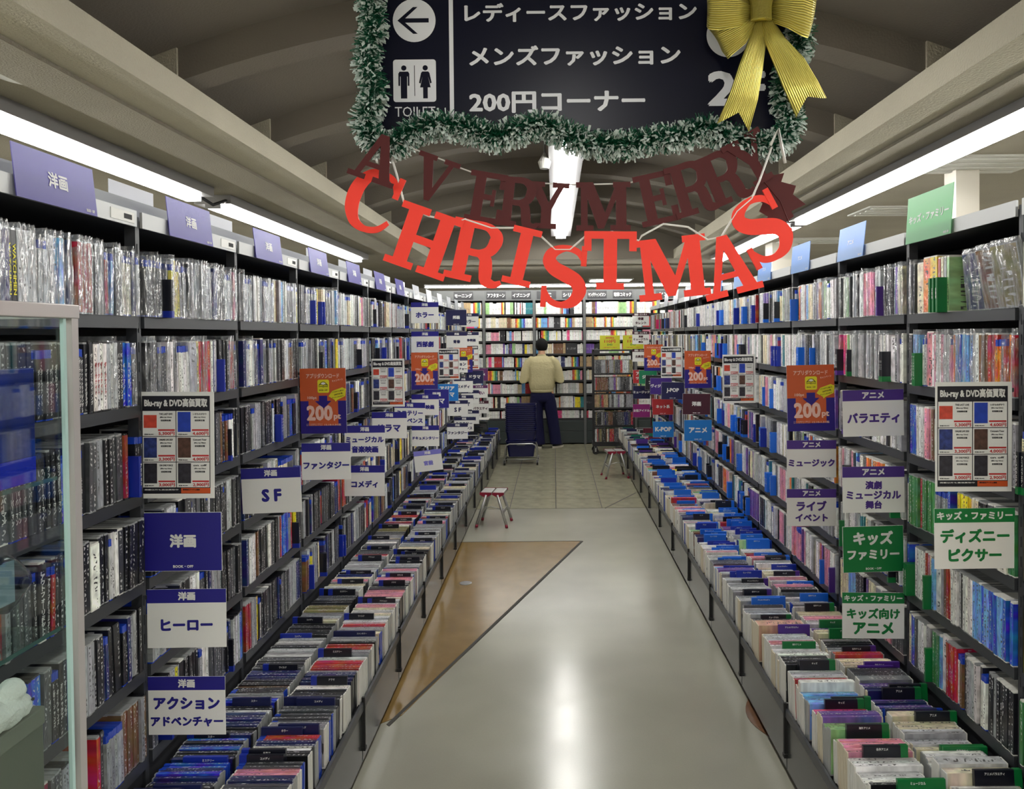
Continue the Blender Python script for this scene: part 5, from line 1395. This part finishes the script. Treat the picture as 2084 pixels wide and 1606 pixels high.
# ------------------------------------------------------------------ far bookcase with comics
YB = 12.05
bz = [P(1128, y, YB).z for y in (639, 666.6, 693, 719.8, 747, 774, 801, 830, 851.5)]
btop = P(1128, 611, YB).z; bhead = P(1128, 590, YB).z
bx_edges = [-1.87, -1.09, -.31, .47, 1.26, 2.05]
book_att = att_book
BK = []
bpal = [(12, WHITE), (3, CRM), (2, PALE), (1.2, BLACK), (.9, RED), (.8, SKY), (.8, YEL), (.6, HPK), (.6, PUR), (.6, BRN), (.8, PNK), (.5, LGR), (.4, ORG), (.5, NAVY), (.6, TAN), (.4, TEAL)]
rain = [RED, ORG, YEL, LGR, GRN, TEAL, SKY, BLUE, PUR, HPK]
head_text = ['ビッグ', 'モーニング', 'アフタヌーン|イブニング', 'KC|シリウス', 'ヤングチャンピオン|電撃コミック', 'ヤング']
shelf_black = mat('bookcase_black', rgb(34, 33, 36), .45)
header_mid = mat('bookcase_header', rgb(92, 94, 94), .45)
plaque = mat('plaque', rgb(44, 44, 48), .4)
panel_green = mat('bookcase_base', rgb(44, 52, 52), .4)
for i in range(5):
    x0, x1 = bx_edges[i], bx_edges[i + 1]
    u = empty('bookcase_unit', (x0, YB, 0)); w = x1 - x0
    tag(u, 'tall dark comic bookcase against the far end, %s from its near-left end' % ordinal(i + 1), 'bookcase', 'comic bookcases at the far end')
    for xx in ((0,) if i < 4 else (0, w)):
        mb = MB(); mb.box(xx - .02, xx + .02, -.01, .30, 0, bhead); build('upright', mb, header_mid, u)
    for j, z in enumerate(bz):
        mb = MB(); mb.box(.02, w - .02, -.004, .28, z - .026, z); build('shelf_board', mb, shelf_black, u)
    mb = MB(); mb.box(0, w, .28, .30, 0, btop); build('back_panel', mb, steel_back, u)
    mb = MB(); mb.box(.02, w - .02, -.005, .28, btop, bhead); hd = build('header_panel', mb, header_mid, u)
    parts_ = head_text[i + 1].split('|') if i < 5 else []
    for q, t in enumerate(parts_):
        cx_ = w * ((q + .5) / len(parts_)) if len(parts_) > 1 else w * .6
        pw = .30; hh = bhead - btop
        mb = MB(); mb.box(cx_ - pw / 2, cx_ + pw / 2, -.010, -.005, btop + hh * .12, bhead - hh * .12); build('plaque', mb, plaque, hd)
        lettering(t, min(.27, .075 * len(t)), .062, inks['white'], hd, M=frame((cx_, -.0125, (btop + bhead) / 2), (1, 0, 0), (0, 0, 1), (0, -1, 0)), bold=.035)
    mb = MB(); mb.box(.02, w - .02, -.02, .28, .02, bz[-1] - .028); b_ = build('base_cabinet', mb, panel_green, u)
    for z0, z1 in ((.03, .20), (.21, bz[-1] - .04)):
        mb = MB(); mb.box(.03, w - .03, -.028, -.02, z0, z1); build('base_panel', mb, panel_green, b_, bevel=.002)
    for j, z in enumerate(bz):
        zt = (btop if j == 0 else bz[j - 1] - .026)
        x = x0 + .025; hmax = zt - z - .012; idx = 0
        while x < x1 - .035:
            run = R.choice([1, 1, 2, 3, 4, 6, 9]); rb = R.random() < .06
            wd, c = pick(bpal); t = R.choice([.0115, .013, .0165, .02]); h = hmax * R.uniform(.82, .99)
            if j == 0: h = min(h, .19)
            h = min(h, .185)
            for q in range(run):
                if x + t > x1 - .022: break
                idx += 1
                cc = rain[q % 10] if rb else (wd, c)
                BK.append(dict(x=x, t=t, h=h * R.uniform(.995, 1), z=z + .001, w=cc[0], c=jit(cc[1], .12), bay=i, row=j, i=idx, off=R.uniform(0, .01)))
                x += t + .0006
            if R.random() < .05: x += .02
def bk_vis(b):
    q = proj((b['x'], YB, b['z']))
    man = 1066 < q[0] < 1142 and q[1] > 690
    return 0 if (not man and 985 < q[0] < 1295 and q[1] > 640) else (1 if 940 < q[0] < 1320 else 2)
BK.sort(key=lambda b: (bk_vis(b), -round(b['t'], 3), b['row']))
_bm = {}
def book_mesh(t, h):
    k = (round(t, 4), round(h, 3))
    if k not in _bm:
        mb = MB(); mb.box(-t / 2, t / 2, 0, .11, .0, h, 0)
        for f_i in range(len(mb.f)):
            pass
        # pages inset a little from the covers
        mb2 = MB(); mb2.box(-t / 2, t / 2, 0, .0015, 0, h, 0); mb2.box(-t / 2, -t / 2 + .0008, .0015, .11, 0, h, 0); mb2.box(t / 2 - .0008, t / 2, .0015, .11, 0, h, 0); mb2.box(-t / 2 + .0008, t / 2 - .0008, .0015, .107, .002, h - .003, 1)
        _bm[k] = mb2.mesh('comic_book', [ins_book, paper])
    return _bm[k]
for b in BK[:300]:
    o = add('comic_book', book_mesh(b['t'], round(b['h'], 2)), M=T(b['x'] + b['t'] / 2, YB + .02 + b['off'], b['z']), color=b['c'])
    tag(o, '%s comic, %s along %s shelf down, %s bay of far bookcase' % (b['w'], ordinal(b['i']), ordinal(b['row'] + 1), ordinal(b['bay'] + 1)), 'book', 'comics on the far bookcase')
mb = MB()
for n, b in enumerate(BK[300:]):
    mb.cur = b['c']; mb.box(0, b['t'], 0, .11, 0, b['h'], 0, T(b['x'], YB + .02 + b['off'], b['z']), uvo=(n * 3, n * 5))
o = build('comic_book_rows', mb, book_att, colors=True); tag(o, 'rows of mostly white comics filling the far bookcase', None, None, 'stuff')

# ------------------------------------------------------------------ disc trolley in front of the bookcase
YT = 10.98
tr0, tr1 = P(1207, 800, YT).x, 1.13
rowz = [P(1240, y, YT).z for y in (760, 795, 830, 866, 900)]
tz_top = P(1240, 712, YT).z
tro = empty('disc_trolley', (tr0, YT, 0)); tag(tro, 'black wheeled disc trolley before the far bookcase, next to the anime bins', 'trolley')
W_ = tr1 - tr0
for xx in (0, W_ - .02):
    for yy in (0, .28): 
        mb = MB(); mb.box(xx, xx + .02, yy, yy + .02, .12, tz_top); build('post', mb, shelf_black, tro)
for z in rowz:
    mb = MB(); mb.box(.02, W_ - .02, 0, .30, z - .02, z); build('shelf_board', mb, shelf_black, tro)
mb = MB(); mb.box(-.01, W_ + .01, -.01, .31, .12, .17); build('base', mb, shelf_black, tro)
mb = MB(); mb.box(0, W_, .0, .30, tz_top - .02, tz_top); build('top_board', mb, shelf_black, tro)
for xx in (.03, W_ - .05):
    for yy in (.02, .26):
        c = empty('caster', (xx, yy, 0)); c.parent = tro
        mb = MB(); mb.tube([(0, -.016, .045), (0, .016, .045)], .045, 14); build('wheel', mb, black_plastic, c, smooth=False)
        mb = MB(); mb.box(-.012, .012, -.022, -.017, .04, .12); mb.box(-.012, .012, .017, .022, .04, .12); mb.box(-.018, .018, -.022, .022, .095, .12); build('fork', mb, lamp_steel, c)
TP = [(4, DGR), (3, GREY), (2, BLACK), (2, PALE), (1.5, BRN), (1, RED), (1, OLV), (1, WHITE), (.8, NAVY), (.7, TAN), (.6, PUR)]
n_cd = 0
for j, z in enumerate(rowz):
    x = tr0 + .022; idx = 0
    while x < tr1 - .04 and n_cd < 300:
        wd, c = pick(TP)
        for q in range(R.choice([1, 1, 2, 4])):
            if x > tr1 - .036: break
            idx += 1; n_cd += 1; t = .0148; h = .19 * R.uniform(.97, 1)
            M = frame((x + t / 2, YT + .02, z + .001), (0, -1, 0), (1, 0, 0), (0, 0, 1))
            o = add('sleeved_dvd_case', case_mesh(t, .19, .12, R.choice(['clear', 'black'])), M=M)
            add('cover_insert', insert_mesh(t, .19, .12, .005, True), o, color=jit(c))
            tag(o, '%s DVD case, %s along %s shelf of the black wheeled trolley' % (wd, ordinal(idx), ordinal(j + 1)), 'disc case', 'cases on the black trolley')
            x += t + .0012
for k, (px0, px1) in enumerate(((1221, 1262), (1268, 1310))):
    a = P(px0, 711, YT); b = P(px1, 682, YT); w, h = b.x - a.x, b.z - a.z
    o = add('price_card', sheet(w, h), M=facing_camera(((a.x + b.x) / 2, YT + .03, tz_top + h / 2 + .004)))
    rect(o, -w / 2, w / 2, -h / 2, h / 2, inks['yellow_green'], name='yellow_face')
    lettering('110円', w * .55, h * .24, inks['price'], o, 0, h * .08, .0016, bold=.03)
    lettering('DVD', w * .26, h * .13, inks['green'], o, 0, -h * .16, .0016, bold=.04)
    lettering('店内商品', w * .42, h * .14, inks['price'], o, 0, h * .33, .0016, bold=.03)
    lettering('この棚の商品はすべて対象です', w * .7, h * .07, inks['price'], o, 0, -h * .36, .0016, bold=.02)
    mb = MB(); mb.box(-.02, .02, -h / 2 - .004, -h / 2 + .03, -.008, -.002); build('foot', mb, card_white, o)
    tag(o, 'yellow 110 yen price card on the black trolley, %s' % ('next to the bookcase' if k == 0 else 'partly behind white cards'), 'sign', 'yellow price cards')
# clear box of discs at the far end of the movie bins
p = P(1014, 848, 10.6)
o = empty('acrylic_box', (-1.0, 10.35, TRAY + .155)); tag(o, 'clear acrylic box of cases on top of the far end of the movie bin', 'box')
mb = MB(); mb.box(-.12, .12, -.10, .10, 0, .004); mb.box(-.12, .12, -.10, -.097, 0, .17); mb.box(-.12, -.117, -.1, .1, 0, .17); mb.box(.117, .12, -.1, .1, 0, .17); build('body', mb, glass, o)
mb = MB(); mb.box(-.125, .125, -.105, .105, .17, .182); build('lid', mb, shell_white, o)
mb = MB(); mb.box(-.10, .10, -.07, .07, .006, .14); build('disc_block', mb, mat('dark_block', rgb(54, 50, 50), .4, vary=.5, vscale=40), o)

# ------------------------------------------------------------------ step stools
alu = mat('aluminium', rgb(178, 178, 176), 0.35, 0.7)
red_plastic = mat('dark_red_plastic', rgb(138, 24, 52), 0.4)
def stool(x, y, h, half, rot, label):
    t = empty('step_stool', M=T(x, y, 0) @ Matrix.Rotation(math.radians(rot), 4, 'Z')); tag(t, label, 'step stool', 'folding step stools')
    for s in (-1, 1):
        mb = MB(); a, b = sorted((s * .006, s * .105)); mb.box(a, b, -.11, .11, h - .025, h)
        pl = build('step_plate', mb, alu, t, bevel=.003)
        mb = MB()
        for q in range(5): 
            xx = s * (.02 + q * .018); mb.box(xx - .003, xx + .003, -.105, .105, h, h + .0015)
        build('tread_rib', mb, alu, pl)['kind'] = 'stuff'
        for yy in (-.115, .11):
            mb = MB(); a, b = sorted((s * .004, s * .108)); mb.poly([(a, yy, h + .002), (b, yy, h + .002), (b, yy, h - .018), ((a + b) / 2, yy, h - .045), (a, yy, h - .018)]); mb.poly([(a, yy + .006, h + .002), (b, yy + .006, h + .002), (b, yy + .006, h - .018), ((a + b) / 2, yy + .006, h - .045), (a, yy + .006, h - .018)])
            build('corner_cap', mb, red_plastic, pl)
            yl = yy * .95; yf = yy * 1.2
            mb = MB(); mb.tube([(s * .05, yl, h - .02), (s * half, yf, .018)], .012, 8); lg = build('leg', mb, alu, t, smooth=True)
            mb = MB(); mb.tube([(s * (half - .004), yf, .028), (s * (half + .002), yf, 0.0)], .0135, 8); build('foot', mb, red_plastic, lg, smooth=True)
        mb = MB(); zz_ = h * .42; xx = s * (.05 + (half - .05) * .55); mb.box(xx - .003, xx + .003, -.12, .12, zz_ - .014, zz_ + .014); build('cross_brace', mb, alu, t)
    mb = MB(); mb.tube([(-.10, -.118, h * .52), (0, -.122, h * .6), (.10, -.118, h * .52)], .004, 6); build('spreader_bar', mb, alu, t, smooth=True)
    return t
a = P(1001.5, 1076, 6.85)
stool(a.x + .01, 6.98, .305, .135, -6, 'folding aluminium step stool with red corners near the brown floor inlay')
a = P(1252, 975, 9.2)
stool(a.x - .0, 9.25, .32, .135, 8, 'folding aluminium step stool beside the anime bins, farther away')

# ------------------------------------------------------------------ baskets on a wheeled frame
navy_plastic = mat('navy_plastic', rgb(14, 16, 72), 0.3)
XC, YC = P(1061, 900, 10.3).x, 10.3
def basket_mesh():
    mb = MB(); w0, d0, w1, d1, h = .165, .115, .205, .150, .21
    def ring(w, d, z, r=.03):
        out = []
        for sx, sy, a0 in ((1, 1, 0), (-1, 1, 90), (-1, -1, 180), (1, -1, 270)):
            for q in range(4):
                a = math.radians(a0 + 30 * q); out.append((sx * (w - r) + r * math.cos(a), sy * (d - r) + r * math.sin(a), z))
        return out
    mb.loft([ring(w0, d0, 0), ring(w1 - .012, d1 - .012, h - .03), ring(w1 - .012, d1 - .012, h - .011), ring(w1, d1, h - .011), ring(w1, d1, h), ring(w1 - .008, d1 - .008, h), ring(w0 - .004, d0 - .004, .005)])
    return mb.mesh('basket_body', navy_plastic)
bmesh_ = basket_mesh()
mb = MB(); mb.tube([(-.19, -.10, .208), (-.19, -.10, .222), (0, -.145, .224), (.19, -.10, .222), (.19, -.10, .208)], .006, 6)
handle_mesh = mb.mesh('handle', navy_plastic, smooth=True)
nb = 15
for i in range(nb):
    z = .105 if i == 0 else .275 + (i - 1) * .0265 - .04
    o = add('shopping_basket', bmesh_, M=T(XC, YC, z) @ Matrix.Rotation(R.uniform(-.015, .015), 4, 'Z'))
    add('handle', handle_mesh, o, loc=(0, 0, 0))
    if i == 0:
        mb = MB(); mb.box(-.055, .055, -.1445, -.140, .165, .185); sp = build('label_plate', mb, header_grey, o, loc=(0, .002, -.012))
    tag(o, 'navy plastic shopping basket, ' + ('lowest one, held in the silver frame' if i == 0 else ('topmost of the stack' if i == nb - 1 else '%s up in the stack on the wheeled frame' % ordinal(i + 1))), 'basket', 'stacked navy baskets')
ct = empty('basket_trolley', (XC, YC, 0)); tag(ct, 'silver tube frame on wheels carrying the stacked navy baskets', 'trolley')
for s in (-1, 1):
    yy = s * .165
    pts = [(-.215, yy, .06), (-.205, yy, .22), (-.19, yy, .262), (-.15, yy, .28), (.15, yy, .28), (.19, yy, .262), (.205, yy, .22), (.215, yy, .06)]
    mb = MB(); mb.tube(pts, .009, 8); build('tube_frame', mb, alu, ct, smooth=True)
mb = MB()
for s in (-1, 1): mb.tube([(s * .215, -.17, .075), (s * .215, .17, .075)], .008, 8)
mb.tube([(-.215, 0, .075), (.215, 0, .075)], .008, 8); mb.tube([(-.215, -.165, .075), (.215, -.165, .075)], .006, 6); build('lower_frame', mb, alu, ct, smooth=True)
for x in (-.215, .215):
    for y in (-.165, .165):
        c = empty('caster', (x, y, 0)); c.parent = ct
        mb = MB(); mb.tube([(-.011, 0, .032), (.011, 0, .032)], .032, 14); build('wheel', mb, black_plastic, c)
        mb = MB(); mb.tube([(-.013, 0, .032), (.013, 0, .032)], .014, 10); build('hub', mb, alu, c)
        mb = MB(); mb.box(-.016, -.013, -.010, .010, .03, .072); mb.box(.013, .016, -.010, .010, .03, .072); mb.box(-.016, .016, -.012, .012, .066, .074); build('fork', mb, alu, c)
# ------------------------------------------------------------------ the man reading at the far bookcase
YM = 11.68
XM = P(1103, 800, YM).x
skin = mat('skin', rgb(196, 150, 120), .5); hair = mat('hair', rgb(12, 11, 13), .7, spec=.2)
sweater = mat('sweater_wool', rgb(190, 180, 140), .9, bump=.6, bscale=40); trouser = mat('navy_trousers', rgb(26, 26, 60), .8, spec=.2, bump=.4, bscale=14)
shoe_dark = mat('shoe_dark', rgb(26, 26, 38), .6); sole = mat('sole', rgb(206, 200, 186), .6)
man = empty('person', (XM, YM, 0)); tag(man, 'man seen from behind in beige sweater and navy trousers reading at the far bookcase', 'person')
def ell(cx, cy, z, rx, ry, n=20, tilt=0.0):
    return [(cx + rx * math.cos(2 * math.pi * k / n), cy + ry * math.sin(2 * math.pi * k / n), z + tilt * math.sin(2 * math.pi * k / n)) for k in range(n)]
def join(o, v, smooth=2):
    md = o.modifiers.new('join', 'REMESH'); md.mode = 'VOXEL'; md.voxel_size = v; md.use_smooth_shade = True
    if smooth: m2 = o.modifiers.new('soften', 'SMOOTH'); m2.iterations = smooth; m2.factor = .5
    return o
LF, RF = Vector((-.04, -.02, 0)), Vector((.20, .0, 0))           # ankles
# body: torso, legs, arms, neck, head, hands in one surface
mb = MB()
mb.loft([ell(0, 0, .80, .15, .10), ell(0, 0, .92, .165, .11), ell(0, 0, 1.05, .145, .10), ell(0, .0, 1.2, .17, .105), ell(0, .01, 1.31, .165, .09), ell(0, .015, 1.36, .10, .07), ell(0, .02, 1.40, .052, .054), ell(0, .03, 1.47, .050, .054)])
HC_ = Vector((0, .055, 1.535))
rings = []
for i in range(13):
    ph = math.pi * i / 12; z = math.cos(ph); r = math.sin(ph)
    jaw = 1.0 if z > -.2 else 1.0 + .28 * (z + .2)
    rings.append([(HC_.x + .078 * r * jaw * math.cos(a), HC_.y + .090 * r * math.sin(a) + .012 * (-z), HC_.z + .102 * z) for a in [2 * math.pi * k / 20 for k in range(20)]])
mb.loft(rings)
mb.tube([(0, .14, 1.55), (0, .166, 1.525), (0, .150, 1.515)], [.006, .012, .009], 8)       # nose
for s in (-1, 1): mb.loft([ell(s * .074, .045, 1.505, .004, .008, 8), ell(s * .081, .042, 1.53, .006, .016, 8), ell(s * .082, .04, 1.55, .006, .017, 8), ell(s * .075, .042, 1.565, .004, .008, 8)])
mb.tube([(-.07, 0, .86), (-.085, .02, .50), LF + Vector((0, 0, .08))], [.085, .058, .038], 14)
mb.tube([(.09, 0, .86), (.15, .03, .50), RF + Vector((0, 0, .08))], [.085, .058, .038], 14)
ARMS = {}
for s in (-1, 1):
    sh, el, wr = Vector((s * .185, .0, 1.30)), Vector((s * .262, -.01, 1.05)), Vector((s * .15, .20, 1.10))
    ARMS[s] = (sh, el, wr)
    mb.tube([(s * .10, .0, 1.31), sh, (sh + el) / 2, el, (el + wr) / 2, wr], [.06, .055, .045, .038, .034, .025], 12)
    hd_ = (Vector((s * .08, .27, 1.13)) - wr).normalized()
    mb.tube([wr, wr + hd_ * .04, wr + hd_ * .085], [.022, .034, .030], 10)
    base_ = wr + hd_ * .082
    for q, (off, ln) in enumerate(((-.027, .060), (-.009, .070), (.009, .066), (.027, .050))):
        p0 = base_ + Vector((0, 0, off)); p1 = p0 + hd_ * ln * .5 + Vector((0, .012, 0)); p2 = p1 + Vector((-s * .03, -.012, 0)) * (ln / .07)
        mb.tube([p0 - hd_ * .015, p0, p1, p2], [.008, .0085, .008, .0065], 8)
    mb.tube([wr + hd_ * .03 + Vector((0, -.01, .018)), wr + hd_ * .055 + Vector((0, -.026, .036)), wr + hd_ * .085 + Vector((0, -.03, .040))], [.010, .0095, .0075], 8)
join(build('body', mb, skin, man), .0065, 2)
mb = MB()
for s in (-1, 1): blob(mb, (s * .028, .148, 1.545), .009, jit_=0)
build('eyes', mb, inks['black'], man, smooth=True)
mb = MB(); mb.tube([(-.022, .142, 1.490), (0, .150, 1.488), (.022, .142, 1.490)], .004, 6); build('mouth', mb, mat('lips', rgb(150, 84, 76), .5), man, smooth=True)
# hair: short, black, cut close at the nape
mb = MB(); rings = []
for i in range(10):
    ph = math.pi * .74 * i / 9; z = math.cos(ph); r = math.sin(ph)
    rings.append([(HC_.x + (.094 * max(r, .75 if i > 5 else 0)) * math.cos(a), HC_.y - .010 + (.108 * max(r, .72 if i > 5 else 0)) * math.sin(a) * (1 if math.sin(a) < 0 else .80), HC_.z + .010 + .112 * z + (.05 * max(0, math.sin(a)) * (i / 9) ** 2)) for a in [2 * math.pi * k / 24 for k in range(24)]])
mb.loft(rings, cap=True)
join(build('hair', mb, hair, man), .006, 1)
# sweater
mb = MB()
mb.loft([ell(0, 0, .855, .150, .115), ell(0, -.005, .895, .182, .135), ell(0, -.005, .96, .196, .142), ell(0, 0, 1.08, .192, .135), ell(0, 0, 1.20, .205, .135), ell(0, 0, 1.30, .200, .118), ell(0, .005, 1.355, .15, .095), ell(0, .015, 1.39, .080, .072)])
for s in (-1, 1):
    sh, el, wr = ARMS[s]
    w2 = wr + (el - wr) * .12
    mb.tube([(s * .08, 0, 1.30), (s * .16, 0, 1.315), sh + Vector((s * .012, 0, -.02)), (sh + el) / 2 + Vector((s * .02, 0, 0)), el + Vector((s * .012, -.012, -.03)), (el + wr) / 2 + Vector((0, 0, -.02)), w2], [.075, .075, .073, .068, .068, .056, .034], 14)
join(build('sweater', mb, sweater, man), .011, 3)
mb = MB(); mb.loft([ell(0, 0, .842, .155, .118, 24), ell(0, 0, .842, .166, .128, 24), ell(0, 0, .885, .176, .134, 24), ell(0, 0, .885, .16, .12, 24)]); build('waistband_rib', mb, sweater, man, smooth=True)
mb = MB(); mb.loft([ell(0, .018, 1.385, .070, .066, 20), ell(0, .02, 1.412, .062, .060, 20), ell(0, .02, 1.412, .056, .055, 20), ell(0, .018, 1.385, .06, .06, 20)]); build('collar', mb, sweater, man, smooth=True)
# trousers: wide and straight
mb = MB()
mb.loft([ell(0, 0, .88, .150, .110), ell(.005, 0, .80, .182, .125), ell(.01, 0, .74, .186, .125), ell(.015, 0, .70, .17, .11)])
mb.loft([ell(-.085, 0, .80, .088, .105), ell(-.085, 0, .70, .098, .108), ell(-.075, 0, .50, .088, .092), ell(-.06, -.01, .30, .084, .088), ell(LF.x, LF.y - .01, .10, .078, .09), ell(LF.x + .004, LF.y, .06, .080, .095)])
mb.loft([ell(.095, 0, .80, .090, .105), ell(.11, 0, .70, .100, .108), ell(.145, .01, .50, .092, .095), ell(.175, .01, .30, .088, .09), ell(RF.x, RF.y, .10, .086, .095), ell(RF.x + .004, RF.y, .06, .088, .10)])
join(build('trousers', mb, trouser, man), .011, 2)
for (ft, ang) in ((LF, 6), (RF, -38)):
    c = Matrix.Translation(ft) @ Matrix.Rotation(math.radians(ang), 4, 'Z')
    mb = MB(); mb.loft([[(.042 * math.cos(a) * (1 - .25 * (math.sin(a) > .5)), .055 + .135 * math.sin(a), z) for a in [2 * math.pi * k / 18 for k in range(18)]] for z in (.0, .032)], M=c)
    build('shoe_sole', mb, sole, man)
    mb = MB(); mb.loft([[(k1 * .042 * math.cos(a), .055 - .01 * j + .130 * k2 * math.sin(a), z) for a in [2 * math.pi * k / 18 for k in range(18)]] for j, (z, k1, k2) in enumerate(((.030, .97, .98), (.05, .92, .9), (.075, .8, .68), (.095, .7, .48)))], M=c)
    build('shoe_upper', mb, shoe_dark, man, smooth=True)
ob = empty('open_book', (XM, YM + .30, 1.12)); tag(ob, 'small open comic held in front of the standing man', 'book')
for s in (-1, 1):
    M_ = Matrix.Rotation(s * .35, 4, 'Y')
    mb = MB(); mb.box(*sorted((0, s * .11)), -.002, .002, -.005, .17, 0, M_ @ T(0, 0, 0)); build('cover', mb, card_white, ob)
